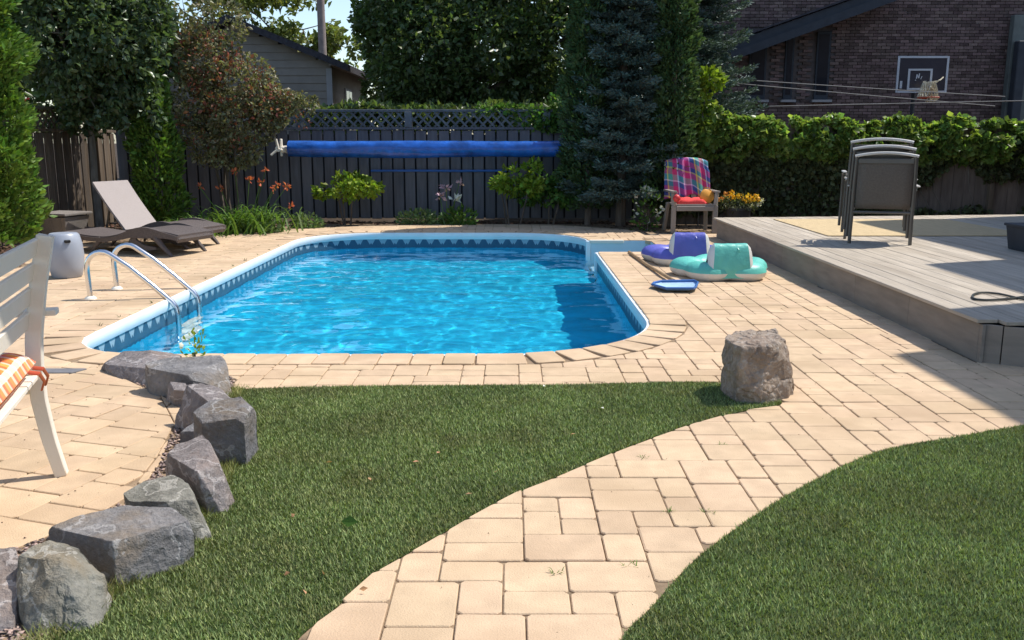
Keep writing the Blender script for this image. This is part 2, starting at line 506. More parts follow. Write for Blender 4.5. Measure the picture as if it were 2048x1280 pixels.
def inside(p, poly):
    x, y = p[0], p[1]
    c = False
    j = len(poly) - 1
    for i in range(len(poly)):
        xi, yi = poly[i][0], poly[i][1]
        xj, yj = poly[j][0], poly[j][1]
        if (yi > y) != (yj > y) and x < (xj - xi) * (y - yi) / (yj - yi) + xi:
            c = not c
        j = i
    return c


def nearest_edge(p, poly):
    best = (1e9, None, None)
    n = len(poly)
    for i in range(n):
        ax, ay = poly[i][0], poly[i][1]
        bx, by = poly[(i + 1) % n][0], poly[(i + 1) % n][1]
        dx, dy = bx - ax, by - ay
        L2 = dx * dx + dy * dy
        if L2 < 1e-12: continue
        t = max(0, min(1, ((p[0] - ax) * dx + (p[1] - ay) * dy) / L2))
        qx, qy = ax + t * dx, ay + t * dy
        d = math.hypot(p[0] - qx, p[1] - qy)
        if d < best[0]:
            L = math.sqrt(L2)
            best = (d, (qx, qy), (dy / L, -dx / L))
    return best


def half_clip(poly, p, nrm):
    out = []
    n = len(poly)
    for i in range(n):
        a, b = poly[i], poly[(i + 1) % n]
        da = (a[0] - p[0]) * nrm[0] + (a[1] - p[1]) * nrm[1]
        db = (b[0] - p[0]) * nrm[0] + (b[1] - p[1]) * nrm[1]
        if da >= 0: out.append(a)
        if (da >= 0) != (db >= 0):
            t = da / (da - db)
            out.append((a[0] + t * (b[0] - a[0]), a[1] + t * (b[1] - a[1])))
    return out


def area(poly):
    return 0.5 * abs(sum(poly[i][0] * poly[(i + 1) % len(poly)][1] - poly[(i + 1) % len(poly)][0] * poly[i][1] for i in range(len(poly))))


def cut(poly, region, keep_out=True):
    """Cut a paver along a region's edge; None when nothing is left."""
    cx = sum(p[0] for p in poly) / len(poly)
    cy = sum(p[1] for p in poly) / len(poly)
    ins = [inside(p, region) for p in poly]
    cin = inside((cx, cy), region)
    if not any(ins) and not cin: return poly if keep_out else None
    if all(ins) and cin and keep_out:
        return None
    if all(ins) and not keep_out: return poly
    d, q, nrm = nearest_edge((cx, cy), region)
    e = (q[0] + nrm[0] * 0.01, q[1] + nrm[1] * 0.01)
    outward_in = inside(e, region)
    if outward_in == keep_out: nrm = (-nrm[0], -nrm[1])
    r = half_clip(poly, q, nrm)
    return r if len(r) >= 3 and area(r) > 0.004 else None


def orient(poly):
    s = sum(poly[i][0] * poly[(i + 1) % len(poly)][1] - poly[(i + 1) % len(poly)][0] * poly[i][1] for i in range(len(poly)))
    return poly if s > 0 else poly[::-1]


def inset(poly, d):
    """Move every edge of a convex polygon inward by d."""
    poly = orient(poly)
    r = poly
    n = len(poly)
    for i in range(n):
        a, b = poly[i], poly[(i + 1) % n]
        L = math.hypot(b[0] - a[0], b[1] - a[1])
        if L < 1e-5: continue
        nx, ny = -(b[1] - a[1]) / L, (b[0] - a[0]) / L
        r = half_clip(r, (a[0] + nx * d, a[1] + ny * d), (nx, ny))
        if len(r) < 3: return None
    return r


def rounded(poly, r, rng):
    out = []
    n = len(poly)
    for i in range(n):
        p, a, b = Vector(poly[i]), Vector(poly[i - 1]), Vector(poly[(i + 1) % n])
        la, lb = (a - p).length, (b - p).length
        q = r * rng.uniform(0.5, 1.5)
        k = min(q, la * 0.4, lb * 0.4)
        if k < 0.001:
            out.append((p.x, p.y))
            continue
        out.append(tuple(p + (a - p) / la * k))
        out.append(tuple(p + (b - p) / lb * k))
    return out


def paver_geo(poly, rng, top=0.0, gap=0.0025, thick=0.05, tilt=0.005):
    p = inset(poly, gap)
    if not p: return None
    p = rounded(p, 0.012, rng)
    cx, cy = sum(q[0] for q in p) / len(p), sum(q[1] for q in p) / len(p)
    t = inset(p, 0.0035) or p
    if len(t) != len(p): t = [(cx + (q[0] - cx) * 0.95, cy + (q[1] - cy) * 0.95) for q in p]
    n = len(p)
    dz = top + rng.uniform(-0.0025, 0.0025)
    sx, sy = rng.gauss(0, tilt), rng.gauss(0, tilt)
    f = lambda q, z: (q[0] - cx, q[1] - cy, z + (q[0] - cx) * sx + (q[1] - cy) * sy)
    vs = [f(q, dz - thick) for q in p] + [f(q, dz - 0.0035) for q in p] + [f(q, dz) for q in t]
    fs = [(i, (i + 1) % n, n + (i + 1) % n, n + i) for i in range(n)] + [(n + i, n + (i + 1) % n, 2 * n + (i + 1) % n, 2 * n + i) for i in range(n)] + [tuple(range(2 * n, 3 * n))]
    return (cx, cy), vs, fs


def ashlar(nx, ny, rng):
    g = np.zeros((ny, nx), bool)
    out = []
    for r in range(ny):
        c = 0
        while c < nx:
            if g[r, c]:
                c += 1
                continue
            run = 0
            while c + run < nx and not g[r, c + run]: run += 1
            ws = [w for w in (2, 3, 3, 4, 4) if w <= run and run - w != 1]
            w = rng.choice(ws) if ws else run
            h = rng.choice({1: (2, 3), 2: (2, 3), 3: (2, 3, 3, 4), 4: (2, 3, 3)}.get(w, (3,)))
            h = min(h, ny - r)
            g[r:r + h, c:c + w] = True
            out.append((c, r, w, h))
            c += w
    return out


def lay(parent, polys, seed, limit=300, name='paver', top=0.0, gap=0.0025):
    """The pieces that show largest become objects, the rest one part."""
    rng = random.Random(seed)
    scored = []
    for p in polys:
        cx, cy = sum(q[0] for q in p) / len(p), sum(q[1] for q in p) / len(p)
        v = Vector((cx, cy, 0))
        s = area(p) / max(cy, 1.5) ** 3
        px = 1024 + FPX * cx / max(cy, 0.5)
        py = 280 + H * FPX / max(cy, 0.5)
        if px < -20 or px > 2070 or py > 1310: s *= 1e-3
        scored.append((s, p))
    scored.sort(key=lambda t: -t[0])
    rest = MB()
    for i, (s, p) in enumerate(scored):
        g = paver_geo(p, rng, top, gap, tilt=0.005 if name == 'paver' else 0.0015)
        if not g: continue
        (cx, cy), vs, fs = g
        if i < limit:
            me = bpy.data.meshes.new(name)
            me.from_pydata(vs, [], fs)
            me.materials.append(M['paver'])
            o = link(bpy.data.objects.new(name, me), parent)
            o.location = (cx, cy, 0)
        else:
            rest.add([(v[0] + cx, v[1] + cy, v[2]) for v in vs], fs)
    if rest.v:
        o = rest.build('far_' + name + 's', M['paver'], parent, fix=False)
        o['kind'] = 'stuff'


# ------------------------------------------------------------------ ground, paving, lawns
hole = pool_outline(0.10)[::-1]
big = [(-400, -400), (400, -400), (400, 400), (-400, 400)]
i0 = min(range(len(hole)), key=lambda i: hole[i][1])
hole = hole[i0:] + hole[:i0]
key = [big[0], (hole[0][0], -400)] + hole + [hole[0], (hole[0][0], -400)] + big[1:]
gm = sheet('ground', [key], -0.035, M['soil'])
tag(gm, kind='structure')

RING = 0.30
ring_out = pool_outline(RING)
path = setting('path')
surround = setting('pool_surround')
terrace = setting('terrace')


def base_sheet(name, x0, x1, y0, y1, parent, z=-0.0082):
    hp = pool_outline(0.06)[::-1]
    k = min(range(len(hp)), key=lambda i: hp[i][1])
    hp = hp[k:] + hp[:k]
    return sheet(name, [[(x0, y0), (hp[0][0], y0)] + hp + [hp[0], (hp[0][0], y0), (x1, y0), (x1, y1), (x0, y1)]], z, M['sand'], parent)


sheet('joint_bed', [[(-1.6, 1.0), (4.6, 1.0), (4.6, 5.2), (-1.6, 5.2)]], -0.008, M['sand'], path)
base_sheet('joint_bed', -6.5, 3.3, 5.2, 15.95, surround)
sheet('joint_bed', [[(3.3, 4.0), (4.7, 4.0), (4.7, 5.9), (3.3, 5.9)]], -0.009, M['sand'], surround)
sheet('joint_bed', [[(-7, 1.0), (-1.6, 1.0), (-1.6, 5.2), (-7, 5.2)]], -0.0085, M['sand'], terrace)

rng = random.Random(11)
CELL = 0.0725
near, wide = [], []
X0, Y0 = -6.7, 1.05
for (c, r, w, h) in ashlar(int(11.4 / CELL), int(14.9 / CELL), rng):
    x, y = X0 + c * CELL, Y0 + r * CELL
    p = [(x, y), (x + w * CELL, y), (x + w * CELL, y + h * CELL), (x, y + h * CELL)]
    cx, cy = x + w * CELL / 2, y + h * CELL / 2
    if cx > 3.2 and cy > 5.80: continue
    for reg in (ring_out, LAWN1, LAWN2, ROCKBED, TERRACE, BED):
        p = cut(p, reg)
        if not p: break
    if not p: continue
    (near if cy < 5.2 and cx > -1.6 else wide).append(p)
lay(path, near, 21)
lay(surround, wide, 22)

rng = random.Random(5)
tl = []
A = R(-17.5)
ca, sa = math.cos(A), math.sin(A)
for (c, r, w, h) in ashlar(int(8.0 / 0.082), int(8.2 / 0.082), rng):
    x, y = -4.6 + c * 0.082, -3.2 + r * 0.082
    q = [(x, y), (x + w * .082, y), (x + w * .082, y + h * .082), (x, y + h * .082)]
    q = [(-3.3 + a * ca - b * sa, 3.9 + a * sa + b * ca) for a, b in q]
    q = cut(q, TERRACE, keep_out=False)
    if q: q = cut(q, ROCKBED)
    if q: q = cut(q, ring_out)
    if q: tl.append(q)
lay(terrace, tl, 23)

# coping stones set square to the pool edge
out0 = pool_outline(0.004)
stones = []
pts = [Vector(p) for p in out0] + [Vector(out0[0])]
cum = [0]
for a, b in zip(pts, pts[1:]): cum.append(cum[-1] + (b - a).length)


def along(s):
    s %= cum[-1]
    for i in range(len(pts) - 1):
        if cum[i + 1] >= s and cum[i + 1] > cum[i]:
            t = (s - cum[i]) / (cum[i + 1] - cum[i])
            d = (pts[i + 1] - pts[i]).normalized()
            return pts[i].lerp(pts[i + 1], t), Vector((d.y, -d.x))
    return pts[0], Vector((0, -1))


s, rng = 0.0, random.Random(3)
while s < cum[-1] - 0.1:
    w = 0.212
    a, na = along(s)
    b, nb = along(s + w)
    m, nm_ = along(s + w / 2)
    t = (b - a).normalized()
    nrm = Vector((t.y, -t.x))
    if (b - a).length > 0.13:
        dep = RING - 0.004
        stones.append([tuple(a), tuple(b), tuple(b + nrm * dep), tuple(a + nrm * dep)])
    s += w + 0.004
cs = MB()
lay(surround, stones, 24, limit=300, name='coping_stone', top=0.006, gap=0.003)

lawn = tag(sheet('lawn', [LAWN1], -0.004, M['turf']), kind='structure')
lawn_b = tag(sheet('lawn', [LAWN2], -0.004, M['turf']), kind='structure')
nr = np.random.default_rng(4)


def poly_mask(P, poly):
    x, y = P[:, 0], P[:, 1]
    c = np.zeros(len(P), bool)
    j = len(poly) - 1
    for i in range(len(poly)):
        xi, yi, xj, yj = poly[i][0], poly[i][1], poly[j][0], poly[j][1]
        if yi != yj:
            k = ((yi > y) != (yj > y)) & (x < (xj - xi) * (y - yi) / (yj - yi) + xi)
            c ^= k
        j = i
    return c


def grass(poly, dens, name, x0, x1, y0, y1, hmin=0.005, hmax=0.015):
    N = int((x1 - x0) * (y1 - y0) * dens)
    P = np.c_[nr.uniform(x0, x1, N), nr.uniform(y0, y1, N)]
    P += nr.normal(0, 0.006, P.shape)
    P = P[poly_mask(P, poly)]
    keep = nr.random(len(P)) < np.clip(1.25 - 0.09 * P[:, 1], 0.4, 1)
    P = P[keep]
    n = len(P)
    a = nr.uniform(0, 2 * math.pi, n)
    hgt = nr.uniform(hmin, hmax, n)
    lean = nr.uniform(0.3, 1.3, n) * hgt
    la = a + math.pi / 2 + nr.normal(0, 0.5, n)
    w = nr.uniform(0.0016, 0.0030, n) * (0.8 + 0.1 * P[:, 1])
    ox, oy = np.cos(a) * w, np.sin(a) * w
    z0 = np.full(n, -0.005)
    V = np.empty((n, 3, 3), np.float32)
    V[:, 0] = np.c_[P[:, 0] - ox, P[:, 1] - oy, z0]
    V[:, 1] = np.c_[P[:, 0] + ox, P[:, 1] + oy, z0]
    V[:, 2] = np.c_[P[:, 0] + np.cos(la) * lean, P[:, 1] + np.sin(la) * lean, hgt]
    return tag(np_mesh(name, V.reshape(-1, 3), np.arange(3 * n).reshape(-1, 3), M['blade']), kind='stuff')


grass(LAWN1, 34000, 'grass', -1.7, 1.6, 1.9, 5.4)
grass(LAWN2, 34000, 'grass', 0.15, 3.6, 1.9, 4.9)
fringe = [(x - .03, y) for x, y in lawn1_left] + [(x + .07, y) for x, y in lawn1_left[::-1]]
g_ = grass(fringe, 16000, 'grass', -1.9, -1.0, 1.9, 5.3, 0.015, 0.05)
g_.data.materials[0] = M['fringe']

# gravel and litter in the rock bed, litter under the hedges
def scatter_chips(name, poly, box, N, mat, smin, smax, z=-0.03):
    P = np.c_[nr.uniform(box[0], box[1], N), nr.uniform(box[2], box[3], N)]
    P = P[poly_mask(P, poly)]
    n = len(P)
    T = np.array([(1, 0, 0), (-.5, .8, 0), (-.5, -.8, 0), (0, 0, 1.0)], np.float32)
    S = nr.uniform(smin, smax, n)[:, None, None]
    Q = nr.normal(size=(n, 3, 3))
    Q, _ = np.linalg.qr(Q)
    V = (T[None] * S) @ Q
    V += np.c_[P, np.full(n, z)][:, None, :]
    V[:, :, 2] = np.abs(V[:, :, 2] - z) * 0.7 + z
    F = np.array([(0, 1, 3), (1, 2, 3), (2, 0, 3), (0, 2, 1)])[None] + 4 * np.arange(n)[:, None, None]
    return tag(np_mesh(name, V.reshape(-1, 3), F.reshape(-1, 3), mat), kind='stuff')


scatter_chips('gravel', ROCKBED, (-2.6, -1.2, 1.9, 5.8), 26000, M['gravel'], 0.008, 0.02, z=-0.006)
scatter_chips('grit', TERRACE, (-4.2, -1.6, 2.2, 6.0), 420, M['mulch'], 0.002, 0.007, z=0.001)
scatter_chips('grit', [(-1, 1.9), (3, 1.9), (3, 5.8), (-1, 5.8)], (-0.7, 3.0, 2.2, 5.8), 260, M['mulch'], 0.0015, 0.005, z=0.001)
scatter_chips('mulch', BED, (-7.2, 3.3, 9.2, 16.6), 16000, M['mulch'], 0.02, 0.06)

# ------------------------------------------------------------------ swimming pool
WATER = -0.235
FLOOR = -1.22
pool = thing('swimming_pool', 'blue vinyl lined swimming pool with white rim and patterned waterline band', 'swimming pool')


def liner_mat():
    m, n, l, p, out = new_mat('printed_blue_liner')
    uv = n.new('ShaderNodeUVMap')
    sp = n.new('ShaderNodeSeparateXYZ')
    l.new(uv.outputs[0], sp.inputs[0])
    u, v = sp.outputs[0], sp.outputs[1]
    tri = nmath(n, l, 'ABSOLUTE', nmath(n, l, 'MULTIPLY_ADD', nmath(n, l, 'FRACT', nmath(n, l, 'DIVIDE', u, 0.19)), 2.0, -1.0))
    tri2 = nmath(n, l, 'ABSOLUTE', nmath(n, l, 'MULTIPLY_ADD', nmath(n, l, 'FRACT', nmath(n, l, 'DIVIDE', u, 0.095)), 2.0, -1.0))
    band = nmath(n, l, 'GREATER_THAN', v, nmath(n, l, 'MULTIPLY_ADD', tri2, 0.035, -0.335))
    # pale fans hanging from the top of the band
    hi = nmath(n, l, 'LESS_THAN', tri, nmath(n, l, 'MULTIPLY', nmath(n, l, 'ADD', v, 0.225), 6.2))
    fan = nmath(n, l, 'MULTIPLY', hi, nmath(n, l, 'LESS_THAN', v, -0.105))
    slit = nmath(n, l, 'GREATER_THAN', nmath(n, l, 'ADD', tri, nmath(n, l, 'MULTIPLY', nmath(n, l, 'ADD', v, 0.105), 6.0)), -0.35)
    fan = nmath(n, l, 'MULTIPLY', fan, slit)
    line = nmath(n, l, 'LESS_THAN', nmath(n, l, 'ABSOLUTE', nmath(n, l, 'ADD', v, 0.088)), 0.006)
    pick = nmath(n, l, 'MAXIMUM', fan, line)
    geo = n.new('ShaderNodeNewGeometry')
    nz = n.new('ShaderNodeTexNoise')
    nz.inputs['Scale'].default_value = 9
    nz.inputs['Detail'].default_value = 5
    l.new(geo.outputs['Position'], nz.inputs['Vector'])
    base = nmix(n, l, nz.outputs[0], (0.009, 0.40, 0.64, 1), (0.022, 0.63, 0.84, 1))
    dark = nmix(n, l, nz.outputs[0], (0.018, 0.075, 0.14, 1), (0.05, 0.14, 0.22, 1))
    pat = nmix(n, l, pick, dark, (0.27, 0.40, 0.48, 1))
    l.new(nmix(n, l, band, base, pat), p.inputs['Base Color'])
    p.inputs['Roughness'].default_value = 0.5
    p.inputs['Specular IOR Level'].default_value = 0.3
    return m


M['liner'] = liner_mat()
ol = pool_outline(0.0, notch=False)
# side wall with its print coordinates; the stretch at the step recess is left open
def wall_mesh(name, line, z0, z1, mat, closed=False, skip=None):
    vs, fs, uvs = [], [], []
    acc = 0
    P = [Vector(p) for p in line]
    for i, p in enumerate(P):
        if i: acc += (P[i] - P[i - 1]).length
        vs += [(p.x, p.y, z0), (p.x, p.y, z1)]
        uvs += [(acc, z0), (acc, z1)]
    for i in range(len(P) - 1):
        fs.append((2 * i, 2 * i + 1, 2 * i + 3, 2 * i + 2))
    me = bpy.data.meshes.new(name)
    me.from_pydata(vs, [], fs)
    me.polygons.foreach_set('use_smooth', [True] * len(fs))
    ul = me.uv_layers.new(name='UVMap')
    for lp in me.loops: ul.data[lp.index].uv = uvs[lp.vertex_index]
    me.materials.append(mat)
    o = link(bpy.data.objects.new(name, me), pool)
    o.cycles.is_caustics_receiver = True
    return o


def densify(P, step=0.12):
    out = []
    for a, b in zip(P, P[1:]):
        a, b = Vector(a), Vector(b)
        k = max(1, int((b - a).length / step))
        out += [tuple(a.lerp(b, t / k)) for t in range(k)]
    return out + [P[-1]]


k = next(i for i, p in enumerate(ol) if abs(p[0] - PX1) < 1e-6 and p[1] > 12)
loop = [(PX1, NY1)] + ol[k:] + ol[:k] + [(PX1, NY0)]
loop = [loop[0]] + [p for p in loop[1:-1] if not (abs(p[0] - PX1) < 1e-6 and NY0 < p[1] < NY1)] + [loop[-1]]
wall_mesh('liner_wall', densify(loop), FLOOR, -0.07, M['liner'])
fl = MB().add([(p[0], p[1], FLOOR) for p in ol], [tuple(range(len(ol)))]).build('liner_floor', M['liner'], pool)
ul = fl.data.uv_layers.new(name='UVMap')
for lp in fl.data.loops: ul.data[lp.index].uv = (0, -1.2)
fl.cycles.is_caustics_receiver = True


def rim(name, line, closed=False):
    prof = [(-0.014, -0.110), (-0.026, -0.08), (-0.030, -0.03), (-0.018, -0.006), (0.022, -0.006), (0.022, -0.110)]
    P = [Vector(p) for p in line]
    vs, fs = [], []
    n = len(P)
    for i, p in enumerate(P):
        d = (P[min(i + 1, n - 1)] - P[max(i - 1, 0)]).normalized()
        nr_ = Vector((d.y, -d.x))
        for o_, z in prof: vs.append((p.x + nr_.x * o_, p.y + nr_.y * o_, z))
    m = len(prof)
    for i in range(n - 1):
        for q in range(m):
            fs.append((i * m + q, i * m + (q + 1) % m, (i + 1) * m + (q + 1) % m, (i + 1) * m + q))
    fs += [tuple(range(m)), tuple(range((n - 1) * m, n * m))[::-1]]
    return MB().add(vs, fs).build(name, M['rim'], pool, smooth=True)


rim('rim', densify(loop))
# step recess: pale moulded unit with treads
st = MB()
for a, b in (((PX1 - .02, NY0), (NX1, NY0)), ((NX1, NY0), (NX1, NY1)), ((NX1, NY1), (PX1 - .02, NY1))):
    st.add([(*a, FLOOR), (*b, FLOOR), (*b, 0.0), (*a, 0.0)], [(0, 1, 2, 3)])
o = st.build('step_shell', M['steps'], pool, fix=False)
o.cycles.is_caustics_receiver = True
for i in range(4):
    x = NX1 - 0.22 * (i + 1)
    top = -0.36 - 0.21 * i
    o = MB().box((x + 0.11, (NY0 + NY1) / 2, (FLOOR + top) / 2), (0.216, NY1 - NY0 - 0.012, top - FLOOR)).build('step', M['steps'], pool, bevel=0.012)
    o.cycles.is_caustics_receiver = True
for yy in (NY0 - .012, NY1 + .012):
    MB().box((PX1 + .004, yy, -0.33), (0.075, 0.05, 0.655)).build('corner_post', M['rim'], pool, bevel=0.01).cycles.is_caustics_receiver = True
lip = MB()
lip.box((PX1 + 0.27, NY1 - 0.015, -0.012), (0.50, 0.05, 0.05))
lip.build('step_lip', M['white'], pool, bevel=0.008)
for px_, py_ in ((-2.98, 13.9),):
    j = MB().lathe([(0.0, 0.0), (0.035, 0.002), (0.03, 0.012), (0.012, 0.014), (0.0, 0.008)], 14, (0, 0, 0)).build('return_jet', M['white'], pool, smooth=True)
    j.location = (px_, py_, -0.31)
    j.rotation_euler = (R(90), 0, R(-40))

# water surface with real waves
def water_mat():
    m, n, l, p, out = new_mat('pool_water')
    n.remove(p)
    g = n.new('ShaderNodeBsdfGlass')
    g.inputs['Roughness'].default_value = 0.0
    g.inputs['IOR'].default_value = 1.33
    g.inputs['Color'].default_value = (0.93, 0.985, 1.0, 1)
    l.new(g.outputs[0], out.inputs[0])
    return m


M['water'] = water_mat()
gx = np.arange(PX0 - 0.04, NX1 + 0.06, 0.036)
gy = np.arange(PY0 - 0.04, PY1 + 0.08, 0.036)
V = []
for y in gy:
    for x in gx:
        p = Vector((x * 2.1 + 1.3, y * 2.5, 0.2))
        z = 0.0145 * noise.noise(p) + 0.0066 * noise.noise(p * 2.3 + Vector((9, 3, 1))) + 0.0030 * noise.noise(p * 5.1)
        V.append((x, y, WATER + z))
V = np.array(V)
nxg, nyg = len(gx), len(gy)
idx = np.arange(nxg * nyg).reshape(nyg, nxg)
F = np.stack([idx[:-1, :-1], idx[:-1, 1:], idx[1:, 1:], idx[1:, :-1]], -1).reshape(-1, 4)
wat = tag(np_mesh('water', V, F, M['water'], smooth=True), kind='structure')
wat.cycles.is_caustics_caster = True

# ladder
lad = thing('pool_ladder', 'stainless steel pool ladder with two arched handrails', 'pool ladder', (-3.92, 8.25, 0))
def arch(y):
    pts = [(0, y, 0.0), (-0.005, y, 0.12), (-0.01, y, 0.26)]
    for i in range(1, 8):
        a = R(180 - i * 17.5)
        pts.append((0.135 + 0.145 * math.cos(a), y, 0.29 + 0.15 * math.sin(a)))
    pts += [(0.38, y, 0.30), (0.58, y, 0.13), (0.755, y, -0.03), (0.79, y, -0.085), (0.802, y, -0.16), (0.803, y, -0.5), (0.803, y, -1.05)]
    return pts
for y in (0.0, 0.57):
    o = MB().tube(arch(y), 0.025, 14).build('handrail', M['chrome'], lad, smooth=True)
    o.cycles.is_caustics_receiver = True
    MB().lathe([(0.0, -0.004), (0.055, -0.004), (0.05, 0.012), (0.028, 0.028), (0.0, 0.028)], 20, (0, y, 0)).build('flange', M['white'], lad, smooth=True)
for z in (-0.42, -0.68, -0.94):
    MB().box((0.81, 0.285, z), (0.09, 0.53, 0.03)).build('tread', M['white'], lad, bevel=0.008).cycles.is_caustics_receiver = True

# ------------------------------------------------------------------ rocks
def rock(label, top, base, mat, seed, cat='rock', amp=0.0032, cuts=5, bev=0.0025, nm='rock', chips=3):
    """A broken block: its top and ground corners as (photo x, photo y, height)."""
    P = [at(a, b, c) for a, b, c in top]
    Q = [at(a, b, c) for a, b, c in base]
    A_ = P + Q
    cx = sum(p.x for p in A_) / len(A_)
    cy = sum(p.y for p in A_) / len(A_)
    bm = bmesh.new()
    for p in A_:
        bm.verts.new((p.x - cx, p.y - cy, p.z if p.z > 0.005 else -0.05))
    for p in P:
        bm.verts.new((p.x - cx, p.y - cy + 0.02, -0.05))
    bmesh.ops.convex_hull(bm, input=bm.verts)
    bmesh.ops.delete(bm, geom=[v for v in bm.verts if not v.link_faces], context='VERTS')
    bmesh.ops.dissolve_limit(bm, angle_limit=R(13), verts=bm.verts, edges=bm.edges)
    rs = random.Random(seed * 13)
    zs = [v.co.z for v in bm.verts]
    ext = max(max(abs(v.co.x) for v in bm.verts), max(abs(v.co.y) for v in bm.verts), max(zs))
    for _ in range(chips):
        nv = Vector((rs.uniform(-1, 1), rs.uniform(-1, 0.6), rs.uniform(.1, 0.8))).normalized()
        sup = max(v.co.dot(nv) for v in bm.verts)
        res = bmesh.ops.bisect_plane(bm, geom=bm.verts[:] + bm.edges[:] + bm.faces[:], plane_co=nv * (sup - rs.uniform(0.02, 0.08) * ext), plane_no=nv, clear_outer=True)
        eds = [e for e in res['geom_cut'] if isinstance(e, bmesh.types.BMEdge)]
        if len(eds) > 2: bmesh.ops.contextual_create(bm, geom=eds)
    bmesh.ops.dissolve_limit(bm, angle_limit=R(6), verts=bm.verts, edges=bm.edges)
    bmesh.ops.bevel(bm, geom=bm.edges[:], offset=bev, segments=2, affect='EDGES', profile=0.5, clamp_overlap=True)
    bmesh.ops.triangulate(bm, faces=bm.faces[:])
    for _ in range(cuts):
        es = [e for e in bm.edges if e.calc_length() > 0.015]
        if not es: break
        bmesh.ops.subdivide_edges(bm, edges=es, cuts=1)
        bmesh.ops.triangulate(bm, faces=[f for f in bm.faces if len(f.verts) > 3])
    bm.normal_update()
    off = Vector((seed * 3.1, seed * 1.7, seed * 0.9))
    mv = []
    for v in bm.verts:
        q = v.co * 6 + off
        lay_ = noise.noise(Vector((v.co.x * 3, v.co.y * 3, v.co.z * 22)) + off)
        d = amp * (1.0 * noise.noise(q) + 0.9 * noise.noise(q * 2.6) + 0.5 * noise.noise(q * 6.2) + 0.7 * lay_)
        cr = abs(noise.noise(v.co * 5 + off * 2))
        d += amp * 1.7 * (math.floor(noise.noise(v.co * 8 + off * 1.3) * 3.0) / 3.0)
        if cr < 0.06: d -= amp * 0.9 * (1 - cr / 0.06)
        mv.append(d)
    for v, d in zip(bm.verts, mv): v.co += v.normal * d
    bmesh.ops.recalc_face_normals(bm, faces=bm.faces)
    me = bpy.data.meshes.new(nm)
    bm.to_mesh(me)
    bm.free()
    me.polygons.foreach_set('use_smooth', [True] * len(me.polygons))
    me.set_sharp_from_angle(angle=R(17))
    me.materials.append(mat)
    o = link(bpy.data.objects.new(nm, me))
    o.location = (cx, cy, 0)
    return tag(o, label, cat, 'rocks edging the lawn' if nm == 'rock' else None)


rock('flat brown grey rock at the pool end of the rock row, beside the water', [(204, 728, .05), (235, 703, .10), (300, 700, .12), (365, 710, .10), (330, 740, .10)], [(300, 777, 0), (270, 768, 0), (235, 749, 0), (195, 736, 0)], M['rock_c'], 1)
rock('large grey rock with dark split front, below the pool ladder', [(290, 726, .16), (335, 716, .17), (440, 710, .18), (454, 722, .17), (385, 752, .155), (296, 736, .15)], [(467, 794, 0), (385, 790, 0), (300, 788, 0), (290, 772, .02)], M['rock_e'], 2)
rock('small brown rock wedged under the large split rock', [(338, 763, .12), (372, 765, .12), (378, 782, .09), (345, 779, .10)], [(330, 798, 0), (350, 806, 0), (380, 803, 0)], M['rock_c'], 3, chips=1)
rock('pointed grey rock with a dark left face behind the jagged one', [(374, 770, .2), (402, 764, .21), (440, 775, .2), (469, 800, .15), (428, 812, .175)], [(345, 851, 0), (395, 855, 0), (462, 834, 0), (352, 832, .05)], M['rock_c'], 4, chips=2)
rock('low dark rock in the gravel at the foot of the jagged rock', [(360, 862, .07), (390, 842, .09), (425, 840, .09), (420, 862, .07)], [(354, 890, 0), (420, 894, 0)], M['rock_a'], 5, chips=1)
rock('jagged dark slate rock with an overhanging right side on the lawn edge', [(384, 822, .235), (420, 801, .25), (482, 793, .255), (512, 812, .22), (486, 836, .225), (402, 846, .205)], [(470, 928, 0), (497, 884, .06), (440, 908, 0), (390, 888, 0)], M['rock_a'], 6, chips=4)
rock('upright pinkish grey rock leaning left between jagged and olive rocks', [(333, 908, .19), (352, 888, .21), (405, 867, .235), (430, 892, .215), (442, 925, .18), (396, 945, .17)], [(475, 1002, 0), (456, 1024, 0), (420, 1027, 0), (342, 952, .04), (331, 942, .06)], M['rock_c'], 7, chips=2)
rock('olive grey rock with a flat pale top and undercut front', [(245, 986, .14), (290, 960, .145), (342, 948, .15), (382, 968, .145), (388, 1000, .13), (330, 1003, .135), (256, 1001, .13)], [(433, 1075, 0), (412, 1082, 0), (330, 1052, 0), (258, 1012, .04)], M['rock_b'], 8, chips=1)
rock('long slab of grey rock with a flat top, largest of the row', [(97, 1054, .14), (170, 1026, .155), (255, 1009, .16), (345, 1012, .16), (376, 1040, .145), (226, 1083, .155)], [(388, 1070, .09), (232, 1174, 0), (290, 1159, 0), (352, 1134, 0), (390, 1096, 0), (200, 1126, 0), (98, 1082, .06)], M['rock_e'], 9, chips=1)
rock('rounded olive rock with wavy ledges at the bottom left corner', [(36, 1110, .17), (98, 1078, .175), (160, 1092, .16), (208, 1142, .10), (110, 1120, .18)], [(235, 1202, 0), (200, 1265, 0), (60, 1278, 0), (30, 1196, .04)], M['rock_b'], 10, chips=2, amp=.006)
rock('brown rock cut off by the left edge of the view', [(-60, 1120, .15), (-20, 1098, .155), (30, 1094, .15), (40, 1122, .13)], [(50, 1238, 0), (20, 1278, 0), (-70, 1272, 0)], M['rock_c'], 11, chips=2)
rock('squat brown boulder with a flat pale top where lawn meets paving', [(1446, 674, .325), (1465, 661, .335), (1500, 657, .34), (1548, 655, .34), (1570, 680, .32), (1540, 692, .325), (1478, 694, .325)], [(1584, 730, .19), (1445, 720, .19), (1592, 780, 0), (1576, 798, 0), (1520, 809, 0), (1470, 802, 0), (1446, 779, 0)], M['rock_d'], 12, 'boulder', amp=0.009, bev=0.012, nm='boulder', chips=4)

# ------------------------------------------------------------------ fences
FY = 16.55


